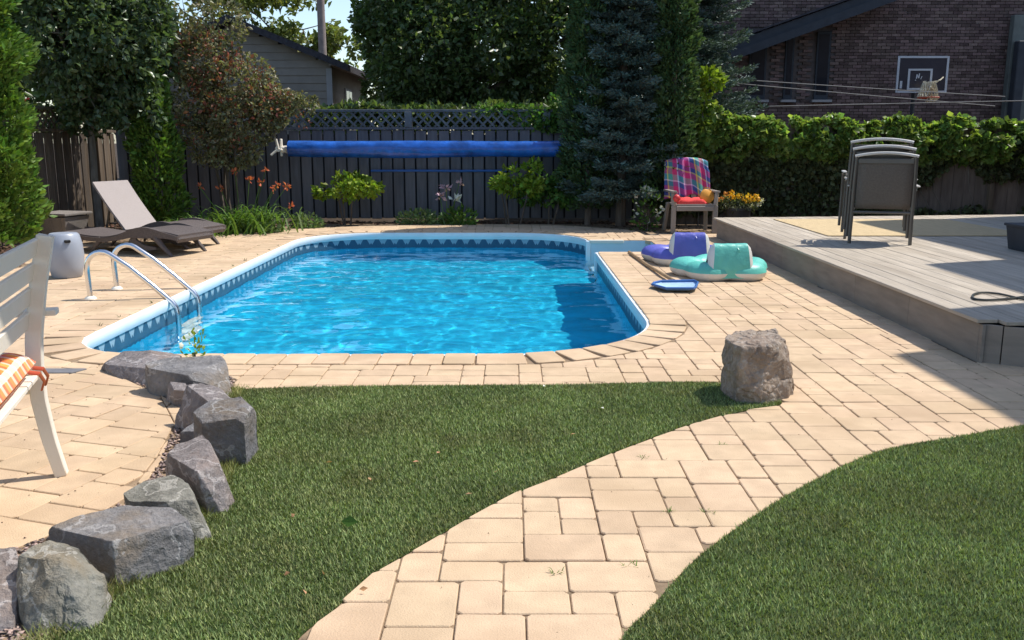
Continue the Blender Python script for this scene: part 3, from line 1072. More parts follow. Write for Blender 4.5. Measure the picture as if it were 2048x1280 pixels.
def lattice(parent, x0, x1, z0, z1, y, mat, axis='x', w=0.035, step=0.165):
    """Crossed laths between two rails, each lath its own piece."""
    hgt = z1 - z0
    L = x1 - x0
    for sgn, off in ((1, 0.006), (-1, -0.006)):
        k = x0 - hgt
        while k < x1:
            a0, b0 = k, k + hgt
            lo, hi = max(a0, x0), min(b0, x1)
            if hi - lo > 0.03:
                za, zb = z0 + (lo - a0), z0 + (hi - a0)
                if sgn < 0: za, zb = z1 - (lo - a0), z1 - (hi - a0)
                if axis == 'x':
                    m = MB().bar((lo, y + off, za), (hi, y + off, zb), w, 0.008, up=(0, 1, 0))
                else:
                    m = MB().bar((y + off, lo, za), (y + off, hi, zb), w, 0.008, up=(1, 0, 0))
                m.build('lath', mat, parent)
            k += step


fen = thing('board_fence', 'dark blue grey board fence with lattice top behind the pool', 'fence')
x = -7.05
bd = None
i = 0
while x < 3.2:
    if bd is None:
        bd = MB().box((0, 0, 0.83), (0.178, 0.022, 1.58)).build('board', M['fence'], fen, bevel=0.004)
        o = bd
    else:
        o = bd.copy()
        COL.objects.link(o)
        o.parent = fen
    rr = random.Random(i)
    o.location = (x, FY + rr.uniform(-0.006, 0.006), rr.uniform(-0.008, 0.008))
    x += 0.208
    i += 1
MB().box((-1.9, FY + 0.06, 0.8), (10.4, 0.02, 1.5)).build('backing', M['fence_gap'], fen)
MB().box((-1.9, FY - 0.015, 1.655), (10.4, 0.06, 0.045)).build('rail', M['fence'], fen, bevel=0.004)
MB().box((-1.9, FY, 1.965), (10.4, 0.09, 0.045)).build('top_rail', M['lattice'], fen, bevel=0.004)
posts = [-6.95, -4.35, -1.86, 0.62, 3.1]
for x in posts:
    MB().box((x, FY - 0.01, 1.81), (0.13, 0.10, 0.27)).build('post', M['lattice'], fen, bevel=0.004)
for a, b in zip(posts, posts[1:]):
    lattice(fen, a + 0.066, b - 0.066, 1.68, 1.94, FY, M['lattice'])

LFX = -7.1
lf = thing('side_fence', 'weathered brown wooden fence with lattice top behind the loungers', 'fence')
y = 11.0
i = 0
bd = None
while y < 16.3:
    if bd is None:
        o = bd = MB().box((0, 0, 0.79), (0.022, 0.145, 1.56)).build('board', M['oldwood'], lf, bevel=0.004)
    else:
        o = bd.copy()
        COL.objects.link(o)
        o.parent = lf
    rr = random.Random(i + 70)
    o.location = (LFX + (0.012 if i % 2 else -0.012), y, rr.uniform(-0.01, 0.01))
    y += 0.142
    i += 1
MB().box((LFX, 13.7, 1.60), (0.07, 5.4, 0.05)).build('rail', M['oldwood'], lf, bevel=0.004)
MB().box((LFX, 13.7, 1.93), (0.12, 5.4, 0.04)).build('top_rail', M['greenboard'], lf, bevel=0.004)
for y in (11.2, 13.3, 15.6):
    MB().box((LFX + 0.03, y, 0.98), (0.10, 0.10, 1.94)).build('post', M['oldwood'], lf, bevel=0.005)
lattice(lf, 11.25, 13.25, 1.63, 1.91, LFX, M['oldwood'], 'y')
lattice(lf, 13.35, 15.55, 1.63, 1.91, LFX, M['oldwood'], 'y')

IY = 15.75
iv = thing('ivy_fence', 'brown board fence behind the deck under a curtain of ivy', 'fence')
x = 2.35
bd = None
i = 0
while x < 9.6:
    if bd is None:
        o = bd = MB().box((0, 0, 0.81), (0.188, 0.025, 1.62)).build('board', M['ivywall'], iv, bevel=0.003)
    else:
        o = bd.copy()
        COL.objects.link(o)
        o.parent = iv
    rr = random.Random(i + 170)
    o.location = (x, IY + rr.uniform(-0.004, 0.004), 0)
    x += 0.192
    i += 1
MB().box((5.95, IY + 0.03, 0.80), (7.3, 0.02, 1.57)).build('backing', M['fence_gap'], iv)
MB().box((5.95, IY - 0.0, 1.64), (7.3, 0.09, 0.035)).build('cap_rail', M['ivywall'], iv)
for x in (8.27,):
    MB().box((x, IY - 0.06, 0.85), (0.09, 0.09, 1.7)).build('post', M['oldwood'], iv, bevel=0.005)

# ------------------------------------------------------------------ deck
DZ = 0.29
DX0 = 3.07
deck = thing('deck', 'low grey brown timber deck along the right of the pool paving', 'deck')


def deck_front(x):
    return 5.86 - 0.62 * min(max(x - 3.07, 0), 0.42)


def deck_back(x):
    return 13.75 + 0.12 * (x - 3.1)


x, i = DX0, 0
while x < 8.3:
    w = 0.136
    y0, y1 = deck_front(x + w / 2), deck_back(x + w / 2)
    joint = [y0, y0 + 2.1 + (i * 1.37) % 3.2, y1]
    if joint[1] + 2.6 < y1: joint.insert(2, joint[1] + 2.55)
    for a, b in zip(joint, joint[1:]):
        rr = random.Random(i * 7 + int(a * 10))
        MB().box((x + w / 2, (a + b) / 2, DZ - 0.0125 + rr.uniform(-0.0015, 0.0015)), (w, b - a - 0.004, 0.025)).build('board', M['deck'], deck, bevel=0.003)
    x += w + 0.006
    i += 1
MB().box((5.7, 9.85, 0.12), (5.1, 7.6, 0.225)).build('light_blocker', M['fence_gap'], deck)  # solid dark box added under the boards to block light
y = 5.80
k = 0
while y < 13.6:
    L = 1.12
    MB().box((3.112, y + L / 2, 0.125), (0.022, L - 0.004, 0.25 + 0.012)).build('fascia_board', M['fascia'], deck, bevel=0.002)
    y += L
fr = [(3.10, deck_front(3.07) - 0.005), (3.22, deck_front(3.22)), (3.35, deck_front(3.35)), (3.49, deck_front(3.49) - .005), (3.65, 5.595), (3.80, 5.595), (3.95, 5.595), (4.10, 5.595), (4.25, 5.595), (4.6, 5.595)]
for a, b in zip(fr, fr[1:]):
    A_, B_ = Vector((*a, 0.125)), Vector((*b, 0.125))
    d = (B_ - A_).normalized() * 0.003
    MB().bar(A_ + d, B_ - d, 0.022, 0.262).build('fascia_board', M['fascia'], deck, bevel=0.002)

# ------------------------------------------------------------------ buildings
gar = thing('garage', 'grey lap sided garage with dark gable roof beyond the back fence', 'garage')
GX, GY, GZ, GP = -4.13, 21.2, 3.10, 3.98          # right corner, front plane, eave and peak heights
PKX = -6.30
slope = (GP - GZ) / (GX - PKX)
z = 0.0
while z < GP:
    zt = z + 0.17
    hw = (GX - PKX) if z < GZ else max(0.0, (GP - z) / slope)
    if hw > 0.15:
        MB().box((PKX, GY, z + 0.085), (2 * hw, 0.03, 0.172), rx=R(-7)).build('siding_board', M['siding'], gar)
    z = zt
MB().box((PKX, GY + 2.6, 1.55), (2 * (GX - PKX) - 0.06, 5.1, 3.1)).build('wall', M['siding'], gar)
MB().prism([(0, 0), (1, 0), (1, 1)], 0, 0)
gab = MB().add([(PKX - 2.1, GY + 0.03, GZ - .1), (GX - 0.05, GY + 0.03, GZ - .1), (PKX, GY + 0.03, GP - 0.05), (PKX - 2.1, GY + 5, GZ - .1), (GX - 0.05, GY + 5, GZ - .1), (PKX, GY + 5, GP - 0.05)], [(0, 1, 2), (3, 5, 4), (0, 2, 5, 3), (1, 4, 5, 2), (0, 3, 4, 1)])
gab.build('gable', M['siding'], gar)
for s in (-1, 1):
    ex = PKX + s * (GX - PKX + 0.45)
    ez = GP - slope * (GX - PKX + 0.45)
    rf = MB().add([(PKX, GY - 0.35, GP + 0.05), (ex, GY - 0.35, ez + 0.05), (ex, GY - 0.35, ez + 0.20), (PKX, GY - 0.35, GP + 0.20), (PKX, GY + 5.4, GP + 0.05), (ex, GY + 5.4, ez + 0.05), (ex, GY + 5.4, ez + 0.20), (PKX, GY + 5.4, GP + 0.20)],
                  [(0, 1, 2, 3), (4, 7, 6, 5), (0, 4, 5, 1), (3, 2, 6, 7), (1, 5, 6, 2), (0, 3, 7, 4)])
    rf.build('roof', M['roofdark'], gar)
MB().box((GX - 0.03, GY - 0.025, 1.52), (0.13, 0.05, 3.05)).build('corner_trim', M['trim'], gar)
MB().box((GX + 0.13, GY + 2.5, GZ + 0.02), (0.3, 5.2, 0.03)).build('soffit', M['trim'], gar)
for k in range(19):
    MB().box((GX + 0.0, GY + 2.6, 0.085 + 0.17 * k), (0.022, 5.0, 0.166), ry=R(4)).build('siding_board', M['siding'], gar)
wy = GY + 2.0
w_ = MB().box((GX + 0.02, wy, 2.15), (0.06, 0.9, 1.1)).build('window', M['trim'], gar, bevel=0.004)
for dy in (-0.2, 0.2):
    MB().box((GX + 0.052, wy + dy, 2.15), (0.012, 0.36, 0.98)).build('pane', M['pane'], w_)

# brick house far right
bh = thing('brick_house', 'dark brown brick house beyond the ivy fence', 'house')
BY = 24.0
MB().box((10.6, BY + 3.06, 2.9), (10.8, 6.0, 5.8)).build('wall', M['mortar'], bh)
br = []
zc, row = 1.2, 0
while zc < 5.7:
    xc = 5.25 + (0.12 if row % 2 else 0)
    while xc < 15.9:
        br.append((xc, zc))
        xc += 0.235
    zc += 0.078
    row += 1
wins = [(6.10, 6.55), (7.02, 7.25), (7.82, 8.18)]
br = [b for b in br if not any(a - 0.12 < b[0] < c + 0.12 and 2.42 < b[1] < 4.25 for a, c in wins)]
score = sorted(range(len(br)), key=lambda i: abs(br[i][0] - 10.3) / 3.2 + abs(br[i][1] - 3.1) / 1.1)
sel = set(score[:300])
bmesh_brick = None
rest = MB()
rb = random.Random(9)
for i, (xc, zc) in enumerate(br):
    yo = BY + 0.05 + rb.uniform(-0.004, 0.004)
    if i in sel:
        if bmesh_brick is None:
            o = bmesh_brick = MB().box((0, 0, 0), (0.222, 0.06, 0.066)).build('brick', M['brick'], bh)
        else:
            o = bmesh_brick.copy()
            COL.objects.link(o)
            o.parent = bh
        o.location = (xc, yo, zc)
    else:
        rest.box((xc, yo, zc), (0.222, 0.06, 0.066))
o = rest.build('far_bricks', M['brick'], bh, fix=False)
o['kind'] = 'stuff'
for a, c in wins:
    w_ = MB().box(((a + c) / 2, BY + 0.03, 3.3), (c - a, 0.06, 1.75)).build('window', M['darkpost'], bh, bevel=0.006)
    MB().box(((a + c) / 2, BY - 0.004, 3.35), (c - a - 0.1, 0.012, 1.5)).build('pane', M['glass_dark'], w_)
    MB().box(((a + c) / 2, BY - 0.06, 2.44), (c - a + 0.15, 0.14, 0.06)).build('sill', M['trim'], w_)
# low roof running up to the right
a, b = Vector((5.35, 0, 3.55)), Vector((9.6, 0, 5.02))
rf = MB()
for (dy0, dy1, z0, z1) in ((BY - 0.75, BY + 0.02, 0.0, 0.24),):
    rf.add([(a.x, dy0, a.z + z0), (b.x, dy0, b.z + z0), (b.x, dy0, b.z + z1), (a.x, dy0, a.z + z1), (a.x, dy1, a.z + z0), (b.x, dy1, b.z + z0), (b.x, dy1, b.z + z1), (a.x, dy1, a.z + z1)],
           [(0, 1, 2, 3), (4, 7, 6, 5), (0, 4, 5, 1), (3, 2, 6, 7), (0, 3, 7, 4), (1, 5, 6, 2)])
rfo = rf.build('roof', M['darkpost'], bh)
MB().bar((a.x - .1, BY - 0.42, a.z + 0.27), (b.x, BY - 0.42, b.z + 0.29), 0.8, 0.045, up=(0, 0, 1)).build('shingles', M['roofdark'], rfo)
MB().bar((a.x + .1, BY - 0.80, a.z - 0.06), (b.x, BY - 0.80, b.z - 0.05), 0.05, 0.20).build('fascia', M['darkpost'], rfo)
MB().box((12.95, BY - 0.12, 3.1), (0.52, 0.2, 2.9)).build('pier', M['greenboard'], bh, bevel=0.01)
MB().box((12.85, BY - 0.36, 2.7), (0.24, 0.24, 2.4)).build('downpipe_post', M['darkpost'], bh, bevel=0.02)

# tall house added out of view, its steps shaped to shade the deck
hs = thing('house', 'tall stepped house, added unseen right of the deck to shade it', 'house')
MB().box((12.0, 12.08, 3.2), (6.9, 4.42, 6.4)).build('wall', M['mortar'], hs)
MB().box((11.6, 8.66, 3.2), (8.0, 2.40, 6.4)).build('wall', M['mortar'], hs)
MB().box((11.15, 4.8, 3.2), (9.35, 5.3, 6.4)).build('wall', M['mortar'], hs)
MB().box((12.4, 8.3, 6.5), (6.2, 11.8, 0.2)).build('roof', M['roofdark'], hs)
MB().box((6.46, 5.0, 1.3), (0.06, 1.0, 2.05)).build('door', M['white'], hs, bevel=0.01)
for yy, xx in ((3.2, 6.46), (8.6, 7.585), (12.0, 8.535)):
    w_ = MB().box((xx, yy, 1.7), (0.06, 1.2, 1.2)).build('window', M['white'], hs, bevel=0.01)
    MB().box((xx - 0.028, yy, 1.7), (0.012, 1.05, 1.05)).build('pane', M['glass_dark'], w_)

# ------------------------------------------------------------------ foliage
def frames(n, d):
    """random perpendicular to unit vectors d"""
    q = nr.normal(size=(n, 3))
    q -= d * (q * d).sum(1, keepdims=True)
    q /= np.linalg.norm(q, axis=1, keepdims=True) + 1e-9
    return q


def leaf_arrays(P, D, size, aspect=0.55, fold=0.18, S=None):
    n = len(P)
    D = D / (np.linalg.norm(D, axis=1, keepdims=True) + 1e-9)
    s = (nr.uniform(0.45, 1.5, n) * size)[:, None] if S is None else S[:, None]
    side = frames(n, D)
    nm = np.cross(D, side)
    V = np.empty((n, 4, 3), np.float32)
    V[:, 0] = P
    V[:, 1] = P + D * s * 0.5 + side * s * aspect * 0.5 + nm * s * fold
    V[:, 2] = P + D * s
    V[:, 3] = P + D * s * 0.5 - side * s * aspect * 0.5 + nm * s * fold
    return V


def leaf_mesh(name, Vs, mat, parent):
    V = np.concatenate(Vs) if isinstance(Vs, list) else Vs
    n = len(V)
    F = (np.array([(0, 1, 2), (0, 2, 3)])[None] + 4 * np.arange(n)[:, None, None]).reshape(-1, 3)
    return np_mesh(name, V.reshape(-1, 3), F, mat, parent)


def blob(c, r, n, hollow=0.45):
    u = nr.normal(size=(n, 3))
    u /= np.linalg.norm(u, axis=1, keepdims=True)
    rad = (hollow + (1 - hollow) * nr.random(n) ** 0.5)[:, None]
    return np.array(c) + u * rad * np.array(r), u


def clumpy(P, U, scale, thr, seed):
    k = np.array([noise.noise(Vector(p) * scale + Vector((seed * 5.3, seed, 0))) for p in P])
    m = k > thr
    return P[m], U[m]


def branch(mb, a, b, r0, r1, bend=0.15, n=7, seed=0):
    rr = random.Random(seed)
    a, b = Vector(a), Vector(b)
    L = (b - a).length
    off = Vector((rr.uniform(-1, 1), rr.uniform(-1, 1), rr.uniform(-.3, .6))) * L * bend
    pts = []
    for i in range(n):
        t = i / (n - 1)
        pts.append(a.lerp(b, t) + off * (4 * t * (1 - t)) * 0.6 + Vector((rr.uniform(-1, 1), rr.uniform(-1, 1), 0)) * L * 0.012)
    mb.tube(pts, [r0 + (r1 - r0) * i / (n - 1) for i in range(n)], 7)
    return pts


def broadleaf(name, label, base, top, blobs, mat, size, r0=0.07, bark='bark', cat='tree', group=None, thr=-0.08, scale=2.4, seed=1, aspect=0.6, droop=0.25, extra=None, stems=1):
    t = thing(name, label, cat, base, 0, group)
    b = Vector(base)
    mb = MB()
    top = Vector(top) - b
    rr = random.Random(seed)
    for s_ in range(stems):
        q = Vector((rr.uniform(-1, 1), rr.uniform(-1, 1), 0)) * (0.12 if stems > 1 else 0)
        branch(mb, q + Vector((0, 0, -0.06)), top + q * 2.2, r0, r0 * 0.45, 0.05, 8, seed + s_)
    Vs = []
    for k, (c, r, n) in enumerate(blobs):
        c = Vector(c) - b
        st_ = Vector((0, 0, 0)).lerp(top, rr.uniform(0.55, 1.0))
        branch(mb, st_, c, r0 * 0.42, r0 * 0.10, 0.12, 6, seed * 31 + k)
        for q in range(4):
            u = Vector((rr.uniform(-1, 1), rr.uniform(-1, 1), rr.uniform(-.6, 1)))
            branch(mb, c, c + Vector((u.x * r[0], u.y * r[1], u.z * r[2])) * 0.8, r0 * 0.12, r0 * 0.03, 0.15, 4, seed * 77 + k * 5 + q)
        P, U = blob(c, r, n)
        P, U = clumpy(P, U, scale, thr, seed + k * 0.1)
        D = U * 0.6 + nr.normal(size=U.shape) * 0.7 + np.array([0, 0, -droop])
        Vs.append(leaf_arrays(P, D, size, aspect))
    mb.build('trunk', M[bark], t, smooth=True)
    leaf_mesh('crown', Vs, M[mat], t)
    if extra: extra(t, b)
    return t


def cedar(name, label, base, height, rad, mat, n, size, group='columnar cedars', seed=1, zlow=0.05):
    t = thing(name, label, 'tree', base, 0, group)
    MB().tube([(0, 0, -0.05), (0.01, 0, height * 0.5), (0, 0, height * 0.96)], [0.06, 0.04, 0.008], 8).build('trunk', M['bark'], t, smooth=True)
    z = height * (zlow + (1 - zlow) * nr.random(n) ** 0.9)
    a = nr.uniform(0, 2 * math.pi, n)
    f = z / height
    prof = np.clip(np.minimum(1.0, 0.55 + f * 3.2) * np.sqrt(np.clip(1.02 - f ** 3.2, 0, 1)), 0, 1)
    lump = np.array([noise.noise(Vector((math.cos(q) * 1.6, math.sin(q) * 1.6, zz * 2.6)) + Vector((seed * 7, 0, 0))) for q, zz in zip(a, z)])
    rr = rad * prof * (0.74 + 0.62 * lump) * (0.66 + 0.34 * nr.random(n) ** 0.4)
    P = np.c_[np.cos(a) * rr, np.sin(a) * rr, z]
    D = np.c_[np.cos(a) * 0.75, np.sin(a) * 0.75, np.full(n, 0.65)] + nr.normal(size=(n, 3)) * 0.45
    leaf_mesh('crown', leaf_arrays(P, D, size, 0.42, 0.1), M[mat], t)
    return t


def spruce(name, label, base, height, rad, n_tier, group, seed=1, zlow=0.25, per=11):
    t = thing(name, label, 'tree', base, 0, group)
    rr = random.Random(seed)
    mb = MB()
    mb.tube([(0, 0, -0.05), (0, 0, height * 0.5), (0, 0, height)], [0.09, 0.055, 0.008], 8)
    Vs = []
    for k in range(n_tier):
        f = k / (n_tier - 1)
        z = zlow + (height - zlow) * f + rr.uniform(-.04, .04)
        L0 = rad * (1 - f) ** 0.7 + 0.10
        for q in range(per):
            a = 2 * math.pi * (q + rr.random() * 0.8) / per
            L = L0 * rr.uniform(0.55, 1.1)
            zq = rr.uniform(-.11, .11)
            d = Vector((math.cos(a), math.sin(a), 0))
            pts = [Vector((0, 0, z + zq)) + d * L * s - Vector((0, 0, 1)) * (0.10 * L * s - 0.16 * L * s * s * s) for s in (0, .3, .6, .85, 1.0)]
            mb.tube(pts, [0.014, 0.011, 0.008, 0.005, 0.003], 5)
            m = int(90 + 330 * L)
            s_ = nr.uniform(0.18, 1.0, m)
            wdt = (0.30 * L * np.sqrt(np.clip(1.05 - s_, 0, 1)) + 0.035)
            lat = nr.uniform(-1, 1, m) * wdt
            px = d.x * L * s_ - d.y * lat
            py = d.y * L * s_ + d.x * lat
            pz = z + zq - (0.10 * L * s_ - 0.16 * L * s_ ** 3) - np.abs(lat) * 0.12 + nr.normal(0, 0.022, m)
            P = np.c_[px, py, pz]
            sg = np.sign(lat)
            D = np.c_[d.x * 0.8 - d.y * sg * 0.7, d.y * 0.8 + d.x * sg * 0.7, np.full(m, 0.25)] + nr.normal(size=(m, 3)) * 0.35
            Vs.append(leaf_arrays(P, D, 0.075, 0.34, 0.12))
    mb.build('trunk', M['bark'], t, smooth=True)
    leaf_mesh('crown', Vs, M['lf_spruce'], t)
    return t


cedar('cedar', 'bright green cedar column at the left edge, behind the bench', (-6.22, 10.75, 0), 4.6, 0.66, 'lf_cedar', 36000, 0.085, seed=2)
cedar('cedar', 'short green cedar under the leafy tree behind the loungers', (-5.68, 14.55, 0), 2.55, 0.45, 'lf_cedar', 9000, 0.09, seed=3)
cedar('cedar', 'tall dark cedar left of the blue spruce at the fence end', (1.32, 15.75, 0), 5.4, 0.50, 'lf_cedard', 16000, 0.10, seed=4)
cedar('cedar', 'tall dark cedar right of the blue spruce, left of the towel chair', (2.66, 15.3, 0), 5.4, 0.42, 'lf_cedard', 16000, 0.10, seed=5)
spruce('spruce', 'blue spruce with layered branches between the two dark cedars', (1.88, 15.62, 0), 6.6, 0.98, 26, 'blue spruces', seed=6, zlow=0.55, per=13)
spruce('spruce', 'blue spruce behind the fence, right of the dark cedars', (3.45, 18.1, 0), 7.2, 1.45, 24, 'blue spruces', seed=7, zlow=1.2, per=12)
broadleaf('leafy_tree', 'dark leafy tree with grey trunk at the back left corner', (-6.62, 14.45, 0), (-6.55, 14.4, 3.2),
          [((-5.75, 14.55, 2.9), (.55, .6, .8), 3600), ((-5.95, 13.75, 3.15), (.5, .6, .7), 2600), ((-6.05, 14.3, 2.35), (.45, .5, .45), 1800), ((-6.55, 13.4, 2.95), (.7, .8, .8), 4200), ((-6.75, 13.0, 3.9), (.8, .8, .7), 3600), ((-6.35, 13.9, 2.1), (.45, .5, .5), 1800), ((-6.75, 14.6, 1.9), (.35, .5, .45), 1500), ((-6.9, 14.5, 2.9), (.85, .8, .9), 5200), ((-6.1, 14.3, 2.7), (.8, .7, .85), 5200), ((-6.5, 14.4, 3.7), (1.1, 1.0, .9), 6500), ((-5.75, 14.2, 3.4), (.6, .6, .8), 3800), ((-7.3, 14.3, 3.6), (.7, .7, .8), 3600), ((-5.85, 14.3, 1.95), (.42, .4, .55), 2200), ((-6.9, 14.6, 4.6), (1.1, .9, .8), 4000), ((-5.9, 14.5, 4.5), (1.0, .9, .8), 4000)],
          'lf_dark', 0.10, 0.075, 'greybark', seed=8, thr=-0.12)


def red_tips(t, b):
    P, U = [], []
    Vs = []
    for c in [(-3.9, 15.2, 2.25), (-3.55, 15.3, 2.0), (-3.45, 15.2, 1.75), (-4.05, 15.0, 2.5), (-4.8, 14.7, 2.95), (-4.4, 14.8, 2.6), (-3.9, 15.1, 1.8)]:
        p, u = blob(Vector(c) - b, (.16, .14, .12), 26, 0.2)
        Vs.append(leaf_arrays(p, u + nr.normal(size=u.shape) * .5, 0.05, 0.5))
    for c, r, m in ((-4.95, 15.0, 2.75), (.6, .5, .5), 320), ((-4.5, 14.95, 2.3), (.7, .5, .5), 360), ((-4.0, 15.0, 2.05), (.45, .35, .3), 180), ((-4.7, 14.9, 1.7), (.7, .45, .5), 200):
        p, u = blob(Vector(c) - b, r, m, 0.5)
        Vs.append(leaf_arrays(p, u * .5 + nr.normal(size=u.shape) * .7, 0.07, 0.6))
    leaf_mesh('red_shoots', Vs, M['redshoot'], t)['kind'] = 'stuff'


broadleaf('bronze_shrub', 'large open shrub with bronze green leaves left of the blue cover roll', (-4.75, 15.35, 0), (-4.75, 15.3, 1.7),
          [((-4.95, 15.1, 2.75), (.62, .5, .5), 3300), ((-4.45, 15.1, 2.35), (.65, .55, .5), 3600), ((-5.15, 15.2, 2.0), (.5, .5, .6), 2600), ((-4.5, 15.1, 1.75), (.7, .55, .5), 3600), ((-3.95, 15.1, 2.05), (.48, .4, .32), 2000), ((-4.0, 15.25, 1.86), (.36, .35, .24), 1300), ((-4.6, 15.0, 1.3), (.5, .45, .35), 2000), ((-5.0, 15.0, 1.4), (.4, .4, .4), 1500), ((-4.75, 15.2, 3.3), (.5, .5, .4), 1500), ((-5.2, 15.3, 2.6), (.4, .4, .5), 2000), ((-3.55, 15.2, 2.05), (.36, .3, .2), 1100), ((-4.6, 15.0, 2.05), (.8, .5, .6), 3500), ((-5.45, 15.2, 3.1), (.4, .4, .5), 1500)],
          'lf_plum', 0.068, 0.035, 'bark', 'shrub', seed=9, thr=-0.02, scale=3.6, extra=red_tips, stems=4)
broadleaf('shade_tree', 'large dark shade tree beyond the back fence', (-1.2, 20.5, 0), (-1.2, 20.5, 3.4),
          [((-2.55, 20.2, 4.0), (.85, .9, 1.0), 5000), ((-1.8, 20.0, 3.2), (1.3, 1.1, 1.3), 7500), ((-0.5, 20.0, 3.2), (1.4, 1.1, 1.4), 8000), ((0.9, 20.2, 3.2), (1.2, 1.1, 1.4), 7000), ((-1.5, 20.6, 4.9), (1.7, 1.3, 1.2), 8000), ((0.5, 20.6, 4.9), (1.6, 1.3, 1.2), 8000), ((-1.9, 20.3, 2.2), (.8, .8, .6), 3000), ((0.2, 20.0, 2.0), (1.5, .9, .5), 4000), ((1.9, 20.6, 4.2), (.9, .9, 1.2), 3500), ((-2.95, 21.5, 2.6), (.5, .5, .85), 2200), ((-2.3, 20.6, 5.3), (1.0, 1.0, .8), 3500)],
          'lf_back', 0.125, 0.16, 'bark', seed=10, thr=-0.22, scale=1.6)
broadleaf('shade_tree', 'second dark tree further back, filling the gaps of the first', (0.4, 27.0, 0), (0.4, 27.0, 4.0),
          [((-2.6, 27, 4.2), (1.7, 1.2, 1.6), 3800), ((-0.6, 27, 3.6), (1.9, 1.2, 1.9), 4600), ((1.6, 27, 3.6), (1.9, 1.2, 1.9), 4600), ((3.4, 27, 4.4), (1.6, 1.2, 1.8), 3600), ((0.4, 27, 6.2), (2.6, 1.4, 1.5), 5200), ((-2.4, 27, 6.6), (1.5, 1.2, 1.2), 2600)],
          'lf_back', 0.2, 0.16, 'bark', seed=14, thr=-0.25, scale=1.2)


def hedge(label, c, half, n, seed):
    t = thing('hedge', label, 'hedge', (c[0], c[1], 0))
    P = np.c_[nr.uniform(-1, 1, n), nr.uniform(-1, 1, n), nr.random(n) ** .7]
    k = nr.integers(0, 3, n)
    P[k == 0, 1] = np.sign(P[k == 0, 1])
    P[k == 1, 2] = 1
    lump = np.array([noise.noise(Vector((p[0] * half[0] * 1.5, p[1] * 2 + seed, p[2] * 3))) for p in P])
    P = P * np.array(half) * (1 + .10 * lump[:, None])
    D = nr.normal(size=P.shape) * .7 + np.array([0, 0, -.1])
    leaf_mesh('foliage', leaf_arrays(P, D, 0.13, 0.6), M['lf_back'], t)
    mb = MB()
    for q in np.linspace(-half[0] * .9, half[0] * .9, 9):
        mb.tube([(q, 0, -.05), (q + .05, 0, half[2] * .5), (q - .05, 0, half[2] * .9)], [.04, .03, .01], 6)
    mb.build('stems', M['bark'], t)
    return t


hedge('dark hedge seen through the lattice of the back fence', (-0.6, 18.6, 0), (3.6, .5, 2.05), 15000, 1)
hedge('dark hedge beyond the brown fence at the far left', (-10.2, 15.5, 0), (1.9, .6, 2.5), 9000, 2)
broadleaf('pale_tree', 'pale green tree far behind the garage roof', (-8.6, 36.0, 0), (-8.4, 36.0, 5.0),
          [((-9.6, 36, 6.0), (1.8, 1.4, 1.5), 3000), ((-8.0, 36, 5.6), (1.4, 1.2, 1.3), 2600), ((-6.6, 36, 5.0), (1.0, 1.0, 1.0), 1500), ((-10.6, 36, 7.3), (2.0, 1.4, 1.2), 2200), ((-12.4, 36, 6.0), (1.7, 1.2, 1.7), 3000)],
          'lf_far', 0.24, 0.2, 'bark', seed=11, thr=0.0, scale=0.9)
broadleaf('far_tree', 'green tree top above the brown board fence on the left', (-11.0, 20.0, 0), (-10.9, 20.0, 4.0),
          [((-10.6, 20, 4.2), (1.9, 1.4, 1.5), 5000), ((-9.0, 20, 4.6), (1.5, 1.2, 1.4), 4500), ((-9.4, 20, 2.6), (1.6, 1.2, 1.2), 4000), ((-11.5, 20, 2.6), (1.4, 1.2, 1.2), 3000)],
          'lf_back', 0.15, 0.12, 'bark', seed=12, thr=-0.1, scale=1.4)


def bush(name, label, c, r, n, mat, size, seed, stem=0.4, thr=-0.1, group=None, sub=None):
    bl = [(c, (r[0] * .75, r[1] * .75, r[2] * .8), n // 2)]
    rr = random.Random(seed)
    for k in range(6):
        a = rr.uniform(0, 2 * math.pi)
        bl.append(((c[0] + math.cos(a) * r[0] * .85, c[1] + math.sin(a) * r[1] * .6, c[2] + rr.uniform(-.55, .65) * r[2]), (r[0] * .5, r[1] * .5, r[2] * .36), n // 3))
    return broadleaf(name, label, (c[0], c[1] + 0.02, 0), (c[0], c[1], c[2] - r[2] * .3), bl, mat, size, 0.018, 'bark', 'shrub', group, thr, 5.0, seed, stems=3)


bush('lime_shrub', 'round lime green shrub below the left half of the blue cover roll', (-2.86, 15.75, 0.66), (.42, .34, .30), 900, 'lf_lime', 0.095, 21, thr=0.0)
bush('lime_shrub', 'yellow green shrub below the right end of the blue cover roll', (0.02, 15.85, 0.76), (.38, .34, .32), 800, 'lf_lime', 0.095, 22, thr=0.0)
bush('dark_shrub', 'dark green shrub at the foot of the spruce by the fence', (0.62, 15.95, 0.62), (.42, .35, .38), 900, 'lf_lime2', 0.085, 23)

# ivy over the right fence
ivp = thing('ivy', 'thick green ivy spilling over the top of the brown fence', 'ivy', (5.7, IY, 1.9))
Vs, Vd = [], []
n = 30000
X = nr.uniform(2.45, 9.5, n)
edge = np.array([0.44 + 0.30 * noise.noise(Vector((x * 0.9, 3.3, 0))) + 0.17 * noise.noise(Vector((x * 2.7, 1.3, 0))) for x in X])
top_ = np.array([0.11 + 0.17 * noise.noise(Vector((x * 1.3, 8.3, 0))) + 0.12 * noise.noise(Vector((x * 4.1, 2.3, 0))) + 0.36 * max(0, 1 - (x - 2.45) / 2.6) for x in X])
t_ = nr.random(n) ** 1.25
Zl = 1.63 + top_ - t_ * (top_ + edge)
thick = 0.10 + 0.20 * np.sin(np.clip((1.63 + top_ - Zl) / (top_ + edge), 0, 1) * math.pi) ** 0.6
lump = np.array([0.09 * noise.noise(Vector((x * 2.6, z * 2.6, 5))) for x, z in zip(X, Zl)])
